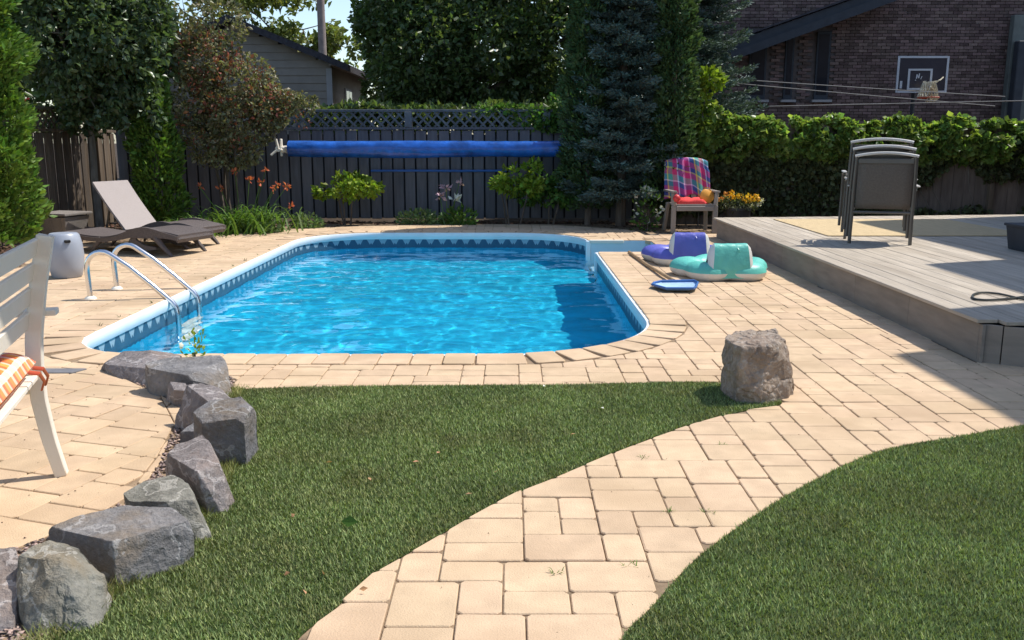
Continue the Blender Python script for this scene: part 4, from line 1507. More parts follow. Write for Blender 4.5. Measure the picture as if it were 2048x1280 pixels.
Yl = IY - thick * nr.random(n) ** 0.5 - lump - 0.02
Yl[nr.random(n) < 0.22] += 0.25
k = np.array([noise.noise(Vector((x * 3.1, z * 3.4, 11))) for x, z in zip(X, Zl)]) > -0.16
P = np.c_[X, Yl, Zl][k] - np.array([5.7, IY, 1.9])
D = np.c_[nr.normal(0, .6, len(P)), -0.5 + nr.normal(0, .4, len(P)), -0.45 + nr.normal(0, .45, len(P))]
leaf_mesh('leaves', leaf_arrays(P, D, 0.105, 0.85, 0.12), M['lf_ivy'], ivp)
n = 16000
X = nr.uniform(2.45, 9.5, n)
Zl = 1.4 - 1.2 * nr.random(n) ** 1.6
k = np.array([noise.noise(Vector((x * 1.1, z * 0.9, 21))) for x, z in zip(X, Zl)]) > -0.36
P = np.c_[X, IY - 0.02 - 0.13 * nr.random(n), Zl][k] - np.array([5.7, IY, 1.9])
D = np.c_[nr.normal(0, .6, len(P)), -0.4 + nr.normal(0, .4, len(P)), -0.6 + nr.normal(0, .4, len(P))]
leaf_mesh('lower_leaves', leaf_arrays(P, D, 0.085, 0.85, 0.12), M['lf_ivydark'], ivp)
mb = MB()
for k in range(26):
    x = random.Random(k).uniform(-3.2, 3.6)
    rr = random.Random(k + 50)
    pts = [(x + rr.uniform(-.05, .05) * j, -0.045, -0.35 * j - 0.25) for j in range(rr.randint(3, 5))]
    mb.tube(pts, 0.006, 5)
mb.build('vines', M['greybark'], ivp)
# vine on the far end of the back fence lattice
fv = thing('vine', 'sparse yellow green vine on the lattice near the spruce', 'vine', (0.4, FY, 1.8))
Vs = []
for c, r, m in (((0.25, -0.03, 0.0), (.62, .10, .16), 420), ((-0.5, 0, 0.19), (.7, .08, .05), 260), ((0.5, 0, 0.25), (.25, .15, .25), 260), ((0.3, -.05, -.1), (.3, .08, .1), 150)):
    p, u = blob(c, r, m, 0.1)
    Vs.append(leaf_arrays(p, u + nr.normal(size=u.shape) * .6, 0.085, 0.8))
leaf_mesh('leaves', Vs, M['lf_lime2'], fv)
MB().tube([(-1.2, -0.02, .17), (-.4, -.03, .2), (.2, -.03, .05), (.7, -.03, .22)], 0.008, 5).build('stem', M['greybark'], fv)
sv = thing('creeper', 'bright lime creeper climbing between cedar and spruce beside the ivy', 'vine', (3.22, 15.6, 1.9))
Vs = []
for c, r, m in (((0.0, 0, 0.05), (.14, .12, .5), 260), ((0.12, -.05, 0.55), (.25, .12, .15), 240), ((-.02, 0, -.4), (.2, .12, .2), 160)):
    p, u = blob(c, r, m, 0.1)
    Vs.append(leaf_arrays(p, u + nr.normal(size=u.shape) * .6, 0.095, 0.8))
leaf_mesh('leaves', Vs, M['lf_lime'], sv)
MB().tube([(0, 0.02, -1.95), (0.03, 0, -1), (0, 0, 0), (0.1, 0, .6)], 0.012, 5).build('stem', M['greybark'], sv)


def strap_clump(name, label, base, n, L, spread, mat, cat='plant', group=None, seed=1, width=0.016, stalks=()):
    t = thing(name, label, cat, base, 0, group)
    rr = random.Random(seed)
    V, F = [], []
    for k in range(n):
        a = rr.uniform(0, 2 * math.pi)
        l_ = L * rr.uniform(0.6, 1.1)
        o = Vector((rr.gauss(0, spread * .35), rr.gauss(0, spread * .25), 0))
        up = rr.uniform(0.55, 0.95)
        d = Vector((math.cos(a), math.sin(a), 0))
        s = Vector((-d.y, d.x, 0)) * width * rr.uniform(.7, 1.2)
        pr_ = []
        for j in range(5):
            q = j / 4
            p = o + d * (l_ * q * (1 - .45 * up) * 0.9) + Vector((0, 0, 1)) * (l_ * up * (q * 1.35 - q * q * 0.85))
            w = (1 - q) ** 0.6
            pr_ += [p - s * w, p + s * w]
        b0 = len(V)
        V += pr_
        for j in range(4): F.append((b0 + 2 * j, b0 + 2 * j + 1, b0 + 2 * j + 3, b0 + 2 * j + 2))
    np_mesh('blades', [tuple(v) for v in V], F, M[mat], t)
    for k, (x, y, z, fm, fs) in enumerate(stalks):
        st_ = MB().tube([(x * .3, y * .3, 0), (x * .7, y * .7, z * .6), (x, y, z)], 0.006, 5).build('stalk', M['lf_lily'], t)
        p, u = blob((x, y, z), (fs * .4, fs * .4, fs * .3), 14, 0.1)
        leaf_mesh('flower', leaf_arrays(p, u + np.array([0, 0, .4]), fs, 0.55), M[fm], st_)
    return t


strap_clump('daylily', 'green daylily clump with orange flowers in front of the bronze shrub', (-4.35, 14.55, 0), 420, 0.85, 1.0, 'lf_lily', seed=31,
            stalks=[(-0.62, -.1, 0.72, 'fl_orange', .06), (-0.1, 0.1, 0.95, 'fl_orange', .06), (.15, 0, 0.82, 'fl_orange', .06), (.3, .1, .78, 'fl_orange', .06), (.42, 0, .98, 'fl_orange', .055), (.62, -.1, 0.75, 'fl_orange', .06), (.72, .1, .72, 'fl_orange', .06), (-.35, .1, .68, 'fl_orange', .055), (.82, -.1, .42, 'fl_orange', .06), (.5, .1, .68, 'fl_orange', .06)])
strap_clump('daylily', 'smaller daylily clump beside the foot of the wicker lounger', (-5.0, 13.75, 0), 220, 0.6, 0.7, 'lf_lily', seed=32)
strap_clump('pink_lily', 'pale pink flower stalks over a leafy clump below the fence', (-1.15, 15.95, 0), 90, 0.38, 0.5, 'lf_ground', seed=33, stalks=[(0.0, 0, .62, 'fl_pink', .1), (-.12, 0, .48, 'fl_pink', .09), (.22, 0, .70, 'fl_pink', .09), (.15, -.1, .42, 'fl_white', .1)])


def low_plant(name, label, c, r, n, mat, size, seed, fl=None):
    t = thing(name, label, 'plant', (c[0], c[1], 0))
    p, u = blob((0, 0, r[2] * .4), r, n, 0.2)
    p[:, 2] = np.abs(p[:, 2])
    leaf_mesh('leaves', leaf_arrays(p, u + np.array([0, 0, .5]) + nr.normal(size=u.shape) * .4, size, 0.55), M[mat], t)
    MB().tube([(0, 0, -.02), (0.01, 0, r[2] * .6)], 0.008, 5).build('stem', M['bark'], t)
    if fl:
        q, w = blob((0, 0, r[2] * .7), (r[0] * .9, r[1] * .9, r[2] * .6), fl[1], 0.5)
        leaf_mesh('flowers', leaf_arrays(q, w + np.array([0, -.3, .5]), fl[2], 0.8), M[fl[0]], t)['kind'] = 'stuff'
    return t


low_plant('groundcover', 'grey green groundcover clump at the paving edge below the cover wheel', (-3.45, 15.2, 0), (.26, .18, .17), 330, 'lf_ground', 0.065, 1)
low_plant('groundcover', 'wide grey green groundcover clump below the lime shrub, paving edge', (-1.62, 15.85, 0), (.42, .18, .18), 520, 'lf_ground', 0.065, 2)
low_plant('groundcover', 'leafy groundcover clump just right of the pink flower stalks', (-0.92, 15.8, 0), (.30, .18, .22), 360, 'lf_lime2', 0.07, 3)
low_plant('groundcover', 'dull green groundcover under the daylily clump', (-4.15, 14.35, 0), (.5, .2, .14), 420, 'lf_ground', 0.07, 4)
low_plant('white_flower_plant', 'white flowered plant left of the chair with the towel', (2.22, 14.75, 0), (.26, .2, .55), 150, 'lf_lime2', 0.07, 5, ('fl_white', 34, 0.075))
low_plant('yellow_flower_plant', 'small yellow and white flowers on the rocks beside the pool ladder', (-2.02, 5.55, 0), (.07, .06, .22), 60, 'lf_lime', 0.028, 6, ('fl_white', 12, 0.03))
low_plant('yellow_sedum', 'small yellow green tuft between the rocks at the poolside', (-1.92, 5.38, 0.12), (.07, .05, .24), 90, 'lf_lime', 0.025, 7)
# ------------------------------------------------------------------ furniture and small things
def sweep_rect(mb, prof, y0, y1, w):
    """A board bent along prof (x,z points), w wide in its own plane, from y0 to y1."""
    P = [Vector((p[0], 0, p[1])) for p in prof]
    L, R_ = [], []
    for i, p in enumerate(P):
        d = (P[min(i + 1, len(P) - 1)] - P[max(i - 1, 0)]).normalized()
        nv = Vector((d.z, 0, -d.x))
        ww = w[i] if isinstance(w, (list, tuple)) else w
        L.append(p - nv * ww / 2)
        R_.append(p + nv * ww / 2)
    n = len(P)
    vs = []
    for y in (y0, y1):
        vs += [(q.x, y, q.z) for q in L] + [(q.x, y, q.z) for q in R_]
    fs = []
    for i in range(n - 1):
        fs += [(i, i + 1, n + i + 1, n + i), (2 * n + i, 3 * n + i, 3 * n + i + 1, 2 * n + i + 1), (i, 2 * n + i, 2 * n + i + 1, i + 1), (n + i, n + i + 1, 3 * n + i + 1, 3 * n + i)]
    fs += [(0, n, 3 * n, 2 * n), (n - 1, 3 * n - 1, 4 * n - 1, 2 * n - 1)]
    return mb.add(vs, fs)


def uv_grid(name, P, UV, mat, parent, thick=0.0):
    r, c = len(P), len(P[0])
    me = bpy.data.meshes.new(name)
    me.from_pydata([tuple(p) for row in P for p in row], [], [(i * c + j, i * c + j + 1, (i + 1) * c + j + 1, (i + 1) * c + j) for i in range(r - 1) for j in range(c - 1)])
    me.polygons.foreach_set('use_smooth', [True] * len(me.polygons))
    ul = me.uv_layers.new(name='UVMap')
    flat = [uv for row in UV for uv in row]
    for lp in me.loops: ul.data[lp.index].uv = flat[lp.vertex_index]
    me.materials.append(mat)
    o = link(bpy.data.objects.new(name, me), parent)
    if thick:
        md = o.modifiers.new('thickness', 'SOLIDIFY')
        md.thickness = thick
    return o


def plaid_mat(name, cols, size, lines):
    """Woven check print on UV: base cells, bright lines."""
    m, n, l, p, out = new_mat(name)
    uv = n.new('ShaderNodeUVMap')
    sp = n.new('ShaderNodeSeparateXYZ')
    l.new(uv.outputs[0], sp.inputs[0])
    def stripes(coord, scale, stops):
        f = nmath(n, l, 'FRACT', nmath(n, l, 'MULTIPLY', coord, scale))
        cr = n.new('ShaderNodeValToRGB')
        cr.color_ramp.interpolation = 'CONSTANT'
        e = cr.color_ramp.elements
        e[0].position, e[0].color = stops[0][0], rgba(stops[0][1])
        e[1].position, e[1].color = stops[1][0], rgba(stops[1][1])
        for pos, c in stops[2:]:
            q = e.new(pos)
            q.color = rgba(c)
        l.new(f, cr.inputs[0])
        return cr.outputs[0]
    a = stripes(sp.outputs[0], size[0], cols)
    b = stripes(sp.outputs[1], size[1], lines)
    l.new(nmix(n, l, 0.45, a, b), p.inputs['Base Color'])
    p.inputs['Roughness'].default_value = 0.9
    p.inputs['Specular IOR Level'].default_value = 0.1
    return m


M['plaid'] = plaid_mat('orange_plaid', [(0, (.85, .22, .05)), (.22, (.88, .80, .72)), (.34, (.85, .25, .12)), (.5, (.86, .45, .10)), (.66, (.80, .12, .08)), (.8, (.9, .82, .75)), (.9, (.7, .1, .12))], (6, 6), [(0, (.88, .30, .08)), (.2, (.9, .8, .7)), (.38, (.82, .12, .08)), (.55, (.9, .5, .14)), (.75, (.9, .83, .75)), (.86, (.8, .15, .1))])
M['beach'] = plaid_mat('bright_beach_towel', [(0, (.55, .03, .16)), (.16, (.75, .30, .55)), (.2, (.05, .07, .22)), (.36, (.72, .60, .05)), (.41, (.08, .30, .24)), (.56, (.62, .05, .15)), (.72, (.55, .65, .85)), (.76, (.05, .08, .25)), (.92, (.70, .25, .5))], (1.6, 1.6), [(0, (.6, .05, .2)), (.2, (.06, .12, .3)), (.36, (.8, .7, .85)), (.41, (.10, .42, .34)), (.60, (.6, .06, .18)), (.8, (.7, .55, .1)), (.85, (.05, .07, .25))])

# white bench with a slatted back
bench = thing('garden_bench', 'white wooden bench with slatted back at the left edge of the view', 'bench', (-1.985, 3.76, 0), R(16.9))
BW = 1.25
legp = [(0.0, 0.0), (-0.036, 0.177), (-0.058, 0.349), (-0.061, 0.50), (-0.053, 0.63), (-0.017, 0.846), (0.012, 0.975), (0.031, 1.06)]
from bisect import bisect
def leg_x(z):
    zs = [p[1] for p in legp]
    i = max(1, min(len(zs) - 1, bisect(zs, z)))
    t = (z - zs[i - 1]) / (zs[i] - zs[i - 1])
    return legp[i - 1][0] * (1 - t) + legp[i][0] * t
fine = [(leg_x(z), z) for z in np.linspace(0, 1.06, 22)]
for y in (0.0, -BW):
    sweep_rect(MB(), fine, y - 0.026, y + 0.026, [0.050 + 0.014 * min(1, q[1] / 0.5) for q in fine]).build('back_leg', M['white'], bench, smooth=True, bevel=0.004)
for y in (0.0, -BW):
    MB().box((-0.50, y, 0.355), (0.055, 0.05, 0.71)).build('front_leg', M['white'], bench, bevel=0.004)
    MB().box((-0.245, y + (0.068 if y == 0 else -0.068), 0.722), (0.56, 0.085, 0.026)).build('armrest', M['white'], bench, bevel=0.008, seg=2)
    MB().box((-0.27, y, 0.415), (0.40, 0.03, 0.07)).build('side_rail', M['white'], bench, bevel=0.004)
for k, z in enumerate((1.012, 0.909, 0.806, 0.703)):
    tilt = math.atan2(leg_x(z + .04) - leg_x(z - .04), .08)
    MB().box((leg_x(z) - 0.030, -BW / 2, z), (0.020, BW - 0.02, 0.078), ry=tilt).build('back_slat', M['white'], bench, bevel=0.004)
for k in range(5):
    MB().box((-0.09 - 0.095 * k, -BW / 2, 0.455), (0.08, BW + 0.04, 0.022)).build('seat_slat', M['white'], bench, bevel=0.004)
cu = thing('cushion', 'orange and white plaid cushion on the white bench', 'cushion', (0, 0, 0))
cu.matrix_world = bench.matrix_basis @ Matrix.Translation((-0.278, -BW / 2 - .025, 0.468))
cu.location, cu.rotation_euler = (bench.matrix_basis @ Matrix.Translation((-0.278, -BW / 2 - .025, 0.468))).to_translation(), bench.rotation_euler
def pillow(nx, ny, sx, sy, h, top):
    P, UV = [], []
    for i in range(nx + 1):
        row, ur = [], []
        for j in range(ny + 1):
            u, v = i / nx * 2 - 1, j / ny * 2 - 1
            e = max(0, (1 - abs(u) ** 3.2) * (1 - abs(v) ** 7)) ** 0.42
            wr = 0.006 * noise.noise(Vector((u * 3, v * 9, 4)))
            row.append((u * sx / 2 * (1 - .02 * v * v), v * sy / 2, h * (0.42 + (0.58 if top else -0.42) * e) + wr * e))
            ur.append((u * sx / 2, v * sy / 2 + (0 if top else .03)))
        P.append(row if top else row)
        UV.append(ur)
    return P, UV
P, UV = pillow(22, 44, 0.48, 1.18, 0.15, True)
uv_grid('cover', P, UV, M['plaid'], cu)
P, UV = pillow(22, 44, 0.48, 1.18, 0.15, False)
uv_grid('underside', P, UV, M['plaid'], cu)
for yy in (0.52, 0.44):
    MB().tube([(0.235, yy, 0.055), (0.275, yy - .01, 0.05), (0.285, yy + .02, 0.01), (0.27, yy + .03, -0.03)], 0.010, 6, flat=.4).build('tie', M['fl_orange'], cu, smooth=True)

# barrel stool
sto = thing('barrel_stool', 'grey blue ceramic barrel stool between bench and loungers', 'stool', (-4.80, 9.62, 0))
prof = [(0.0, 0.0), (0.135, 0.0), (0.15, 0.012), (0.175, 0.12), (0.187, 0.24), (0.178, 0.36), (0.155, 0.455), (0.135, 0.475), (0.0, 0.478)]
MB().lathe(prof, 40).build('body', M['ceramic'], sto, smooth=True)
MB().box((0.098, -0.130, 0.400), (0.060, 0.06, 0.030), rz=R(37)).build('hand_slot', M['black'], sto, bevel=0.006)
MB().box((-0.06, 0.155, 0.395), (0.050, 0.06, 0.026), rz=R(22)).build('hand_slot', M['black'], sto, bevel=0.006)

# wicker side table
stb = thing('wicker_table', 'small tapered grey wicker table beside the raised lounger', 'side table', (-6.35, 12.75, 0), R(-14))
MB().add([(-.16, -.16, 0), (.16, -.16, 0), (.16, .16, 0), (-.16, .16, 0), (-.25, -.25, .40), (.25, -.25, .40), (.25, .25, .40), (-.25, .25, .40)], [(0, 3, 2, 1), (4, 5, 6, 7), (0, 1, 5, 4), (1, 2, 6, 5), (2, 3, 7, 6), (3, 0, 4, 7)]).build('base', M['wickertable'], stb, bevel=0.006)
MB().box((0, 0, 0.435), (0.56, 0.56, 0.035)).build('top', M['wickertable'], stb, bevel=0.012, seg=2)
for sx in (-1, 1):
    for k in (-.17, 0.0, .17):
        MB().bar((k * .66, sx * .165, 0.01), (k, sx * .254, .395), 0.022, 0.012, up=(0, sx, 0)).build('rib', M['wickertable'], stb)

# wicker loungers
LW = 0.70
lp = [(0.0, .255), (.2, .235), (.45, .215), (.7, .212), (.9, .245), (1.1, .30), (1.3, .325), (1.5, .318), (1.7, .295), (1.86, .268)]
lps = smooth_line(lp, 4)
def lounger(label, loc, rz, up):
    t = thing('lounger', label, 'lounger', loc, rz, 'wicker loungers')
    hin = 0.70
    seat = [p for p in lps if p[0] >= hin - 1e-6]
    head = [p for p in lps if p[0] <= hin + 1e-6]
    sweep_rect(MB(), seat, 0.02, LW - 0.02, 0.03).build('seat', M['wicker'], t, smooth=True)
    if up:
        a = R(52)
        back = [(hin - math.cos(a) * s - 0.02 * math.sin(s * 3.5), 0.225 + math.sin(a) * s) for s in np.linspace(0, 0.82, 8)]
        sweep_rect(MB(), back, 0.02, LW - 0.02, 0.028).build('backrest', M['wickerlight'], t, smooth=True)
        MB().bar((hin - .33, LW / 2 - .2, .60), (hin - .45, LW / 2 - .2, .22), 0.025, 0.02).build('prop', M['bronze'], t)
        MB().bar((hin - .33, LW / 2 + .2, .60), (hin - .45, LW / 2 + .2, .22), 0.025, 0.02).build('prop', M['bronze'], t)
    else:
        sweep_rect(MB(), head, 0.02, LW - 0.02, 0.028).build('backrest', M['wicker'], t, smooth=True)
    for y0, y1 in ((0.0, 0.05), (LW - 0.05, LW)):
        sweep_rect(MB(), [(p[0], p[1] - 0.03) for p in lps], y0, y1, [0.055 + 0.085 * math.exp(-((p[0] - 1.32) / .28) ** 2) for p in lps]).build('side_rail', M['wicker'], t, smooth=True)
    sweep_rect(MB(), [(1.84, .27), (1.85, .23), (1.83, .19)], 0.02, LW - 0.02, 0.03).build('foot_rail', M['wicker'], t)
    for y in (0.03, LW - 0.03):
        MB().tube([(1.50, y, .24), (1.60, y, .13), (1.70, y, .04), (1.74, y, 0.0)], [.045, .034, .026, .020], 8).build('leg', M['wicker'], t, smooth=True)
        MB().tube([(.62, y, .20), (.52, y, .10), (.45, y, .03), (.43, y, 0)], [.034, .028, .022, .018], 8).build('leg', M['wicker'], t, smooth=True)
        sweep_rect(MB(), [(1.12, .225), (1.18, .15), (1.30, .10), (1.50, .10)], y - .015, y + .015, [.10, .11, .08, .03]).build('gusset', M['wicker'], t)
    return t
lounger('dark wicker lounger with its pale backrest raised, by the cedar', (-6.02, 12.68, 0), R(-20), True)
lounger('dark wicker lounger lying flat, nearest the pool ladder', (-5.93, 11.86, 0), R(-20), False)

# stacked sling chairs on the deck
def sling_chair(label, loc, rz):
    t = thing('sling_chair', label, 'chair', loc, rz, 'stacked chairs on the deck')
    hw = 0.315
    for s in (-1, 1):
        MB().tube([(s * (hw + .005), 0.0, 0), (s * hw, -.01, .30), (s * hw, -.03, .48), (s * (hw - .005), -.075, .75), (s * (hw - .012), -.115, .985)], 0.023, 8, flat=.75).build('back_upright', M['bronze'], t, smooth=True)
        MB().tube([(s * (hw + .045), .50, 0), (s * (hw + .04), .49, .35), (s * (hw + .04), .475, .60), (s * (hw + .04), .45, .625), (s * (hw + .035), .2, .635), (s * (hw + .012), -.03, .605)], 0.018, 8, flat=.8).build('arm_frame', M['bronze'], t, smooth=True)
        MB().box((s * (hw + .042), .20, .652), (.048, .40, .016)).build('lit_arm_top', M['silver'], t, bevel=.006)  # pale strip: sunlight on the arm top is put into its colour
        MB().tube([(s * (hw - .02), -.02, .40), (s * (hw - .02), .46, .43)], 0.015, 8).build('seat_rail', M['bronze'], t, smooth=True)
    arc_ = [(x, -.115 - .006, .985 + .035 * (1 - (x / hw) ** 2)) for x in np.linspace(-hw - .01, hw + .01, 13)]
    MB().tube(arc_, 0.016, 10).build('top_rail', M['silver'], t, smooth=True)
    MB().tube([(-hw, -.018, .36), (hw, -.018, .36)], 0.015, 8).build('lower_rail', M['bronze'], t, smooth=True)
    P = []
    for k in range(9):
        q = k / 8
        z = .40 + q * .56
        y = -.022 - .085 * q - .02 * math.sin(q * math.pi)
        P.append([(x, y - .01 * (1 - (x / hw) ** 2), z) for x in np.linspace(-hw + .03, hw - .03, 7)])
    o = MB().grid(P).build('back_sling', M['sling'], t, smooth=True)
    o.modifiers.new('thickness', 'SOLIDIFY').thickness = 0.006
    MB().bar((-hw + .03, -.122, .93), (hw - .03, -.122, .93), .012, .05).build('sling_hem', M['bronze'], t, bevel=.003)
    P = [[(x, -.02 + k * .06, .405 + .003 * k - .02 * math.sin(k / 8 * math.pi)) for x in np.linspace(-hw + .03, hw - .03, 5)] for k in range(9)]
    o = MB().grid(P).build('seat_sling', M['sling'], t, smooth=True)
    o.modifiers.new('thickness', 'SOLIDIFY').thickness = 0.006
    return t
for k, lb in enumerate(('bottom brown sling chair of the stack on the deck', 'middle brown sling chair of the stack on the deck', 'top brown sling chair of the stack on the deck')):
    sling_chair(lb, (4.16 - 0.012 * k, 10.17 + 0.055 * k, DZ + 0.075 * k + 0.001), R(-19 + 0.8 * k))

# resin armchair with towels
ac = thing('armchair', 'taupe resin armchair with a colourful towel over its back', 'chair', (2.87, 14.22, 0), R(3))
for s in (-1, 1):
    MB().box((s * .33, 0, .22), (.075, .05, .44)).build('front_leg', M['resin'], ac, bevel=.006)
    MB().bar((s * .345, .60, 0), (s * .31, .50, .46), .06, .05).build('back_leg', M['resin'], ac, bevel=.006)
    MB().bar((s * .33, .0, .44), (s * .345, -.01, .64), .07, .05).build('arm_post', M['resin'], ac, bevel=.006)
    MB().box((s * .345, .24, .655), (.085, .60, .03)).build('armrest', M['resin'], ac, bevel=.01, seg=2)
MB().box((0, .24, .445), (.60, .54, .035)).build('seat', M['resin'], ac, bevel=.012, seg=2)
MB().box((0, -.035, .395), (.59, .03, .075)).build('apron', M['resin'], ac, bevel=.006)
for k in range(5):
    x = -.22 + .11 * k
    MB().bar((x, .50, .44), (x * 1.06, .665, 1.10 - abs(k - 2) * .015), .085, .022, up=(0, -1, .2)).build('back_slat', M['resin'], ac, bevel=.004)
MB().bar((-.29, .66, 1.06), (.29, .66, 1.06), .03, .09).build('top_rail', M['resin'], ac, bevel=.01)
def in_chair(t, p):
    t.location = ac.matrix_basis @ Vector(p)
    t.rotation_euler = ac.rotation_euler
tw = thing('beach_towel', 'multicoloured plaid beach towel draped over the armchair back', 'towel')
in_chair(tw, (0, 0, 0))
P, UV = [], []
for i in range(29):
    s = i / 28
    row, ur = [], []
    for j in range(21):
        u = j / 20 * 2 - 1
        wv = .020 * math.sin(u * 9 + s * 2) + .012 * math.sin(u * 17 + 1 + s * 4)
        if s < .62:
            q = s / .62
            lo = .56 + .09 * noise.noise(Vector((u * 2, 0, 3)))
            z = lo + (1.155 - lo) * q
            y = .52 + (.645 - .52) * q - .035 + wv * (1 - .6 * q)
        elif s < .72:
            q = (s - .62) / .10
            z = 1.155 + .018 * math.sin(q * math.pi)
            y = .61 + q * .12
        else:
            q = (s - .72) / .28
            z = 1.15 - q * .36
            y = .735 + .02 * q + wv * q
        wd = .335 + .03 * (1 - s) + (0.02 if s < .5 else 0)
        z -= .05 * abs(u) ** 3 * (1 if s < .75 else 0)
        row.append((u * wd, y, z))
        ur.append((u * .5 + .12 * s, s * 1.3 + .18 * u))
    P.append(row)
    UV.append(ur)
uv_grid('cloth', P, UV, M['beach'], tw, 0.006)
rt = thing('red_towel', 'crumpled coral red towel on the armchair seat', 'towel')
in_chair(rt, (-.03, .16, .463))
P = []
for i in range(15):
    row = []
    for j in range(15):
        u, v = i / 14 * 2 - 1, j / 14 * 2 - 1
        e = max(0, (1 - abs(u) ** 4) * (1 - abs(v) ** 4)) ** .5
        hz = (.085 + .05 * noise.noise(Vector((u * 2.4, v * 2, 1))) + .03 * noise.noise(Vector((u * 5, v * 5, 7)))) * e
        row.append((u * .245 * (1 + .08 * math.sin(v * 4)), v * .16, hz))
    P.append(row)
MB().grid(P).build('cloth', M['red'], rt, smooth=60)
rt.children[0].modifiers.new('thickness', 'SOLIDIFY').thickness = -0.008
og = thing('orange_pouch', 'round orange pouch leaning on the armchair arm', 'pouch')
in_chair(og, (.225, .14, .463))
MB().lathe([(0, -.04), (.085, -.035), (.115, -.012), (.118, .012), (.085, .035), (0, .04)], 18).build('body', M['orange'], og, smooth=True)
og.children[0].rotation_euler = (R(80), 0, R(12))
og.children[0].location = (0, 0, .115)
MB().tube([(-.06, 0, .20), (-.03, .01, .25), (.03, .01, .25), (.06, 0, .20)], .006, 6).build('strap', M['fl_yellow'], og)
rb_ = thing('red_ball', 'small red ball hanging below the left arm of the armchair', 'ball')
in_chair(rb_, (-.305, -.06, .56))
MB().lathe([(0, -.06), (.035, -.05), (.058, -.015), (.058, .015), (.035, .05), (0, .06)], 14).build('body', M['redthing'], rb_, smooth=True)
MB().tube([(0, 0, .05), (.01, .02, .09), (.0, .05, .11)], .005, 5).build('string', M['wire'], rb_)

# flower pot behind the deck corner
fp = thing('flower_pot', 'dark pot of yellow marigolds behind the deck corner', 'flower pot', (3.66, 14.62, 0))
MB().lathe([(0, 0), (.15, 0), (.20, .34), (.215, .34), (.215, .38), (.18, .38), (.17, .35), (0, .34)], 24).build('pot', M['pot'], fp, smooth=True)
p, u = blob((0, 0, .45), (.34, .26, .14), 420, .2)
leaf_mesh('foliage', leaf_arrays(p, u + nr.normal(size=u.shape) * .4, .06, .5), M['lf_ivydark'], fp)
rr = random.Random(4)
for k, (x, z) in enumerate([(-.30, .52), (-.22, .60), (-.14, .62), (-.08, .56), (0, .57), (.05, .53), (.10, .50), (.16, .53), (.22, .58), (.26, .52), (.12, .57), (-.16, .56)]):
    p, u = blob((x * 1.05, -.12 - .08 * rr.random(), z), (.028, .028, .022), 22, .3)
    leaf_mesh('blossom', leaf_arrays(p, u, .035, .8), M['fl_yellow'] if k > 1 else M['orange'], fp)
for k, (x, z) in enumerate([(.31, .47), (.36, .49), (.30, .43), (.18, .42)]):
    p, u = blob((x, -.12, z), (.02, .02, .015), 12, .3)
    leaf_mesh('blossom', leaf_arrays(p, u, .035, .8), M['fl_white'], fp)

# mat, planter, cable on the deck
mt = MB().box((5.15, 12.2, DZ + .008), (2.55, 2.35, .010)).build('straw_mat', M['mat'], None, bevel=.003)
tag(mt, 'large straw coloured mat on the deck behind the stacked chairs', 'mat')
pb = thing('planter_box', 'dark square planter at the right edge of the deck', 'planter', (5.62, 9.55, DZ))
MB().add([(-.22, -.22, 0), (.22, -.22, 0), (.22, .22, 0), (-.22, .22, 0), (-.25, -.25, .26), (.25, -.25, .26), (.25, .25, .26), (-.25, .25, .26)], [(0, 3, 2, 1), (0, 1, 5, 4), (1, 2, 6, 5), (2, 3, 7, 6), (3, 0, 4, 7), (4, 5, 6, 7)]).build('box', M['darkpost'], pb, bevel=.008)
MB().box((0, 0, .265), (.53, .53, .03)).build('rim', M['darkpost'], pb, bevel=.006)
pts = [at(a, b, DZ + .012) for a, b in ((2075, 603), (2040, 597), (2000, 588), (1965, 585), (1946, 590), (1950, 598), (1980, 600), (2020, 597), (2060, 592), (2090, 590))]
pts = [Vector((q[0], q[1], DZ + .012)) for q in smooth_line([(p.x, p.y) for p in pts], 5)]
tag(MB().tube(pts, .009, 6).build('cable', M['hose'], None, smooth=True), 'dark loop of cable on the sunlit front of the deck', 'cable')

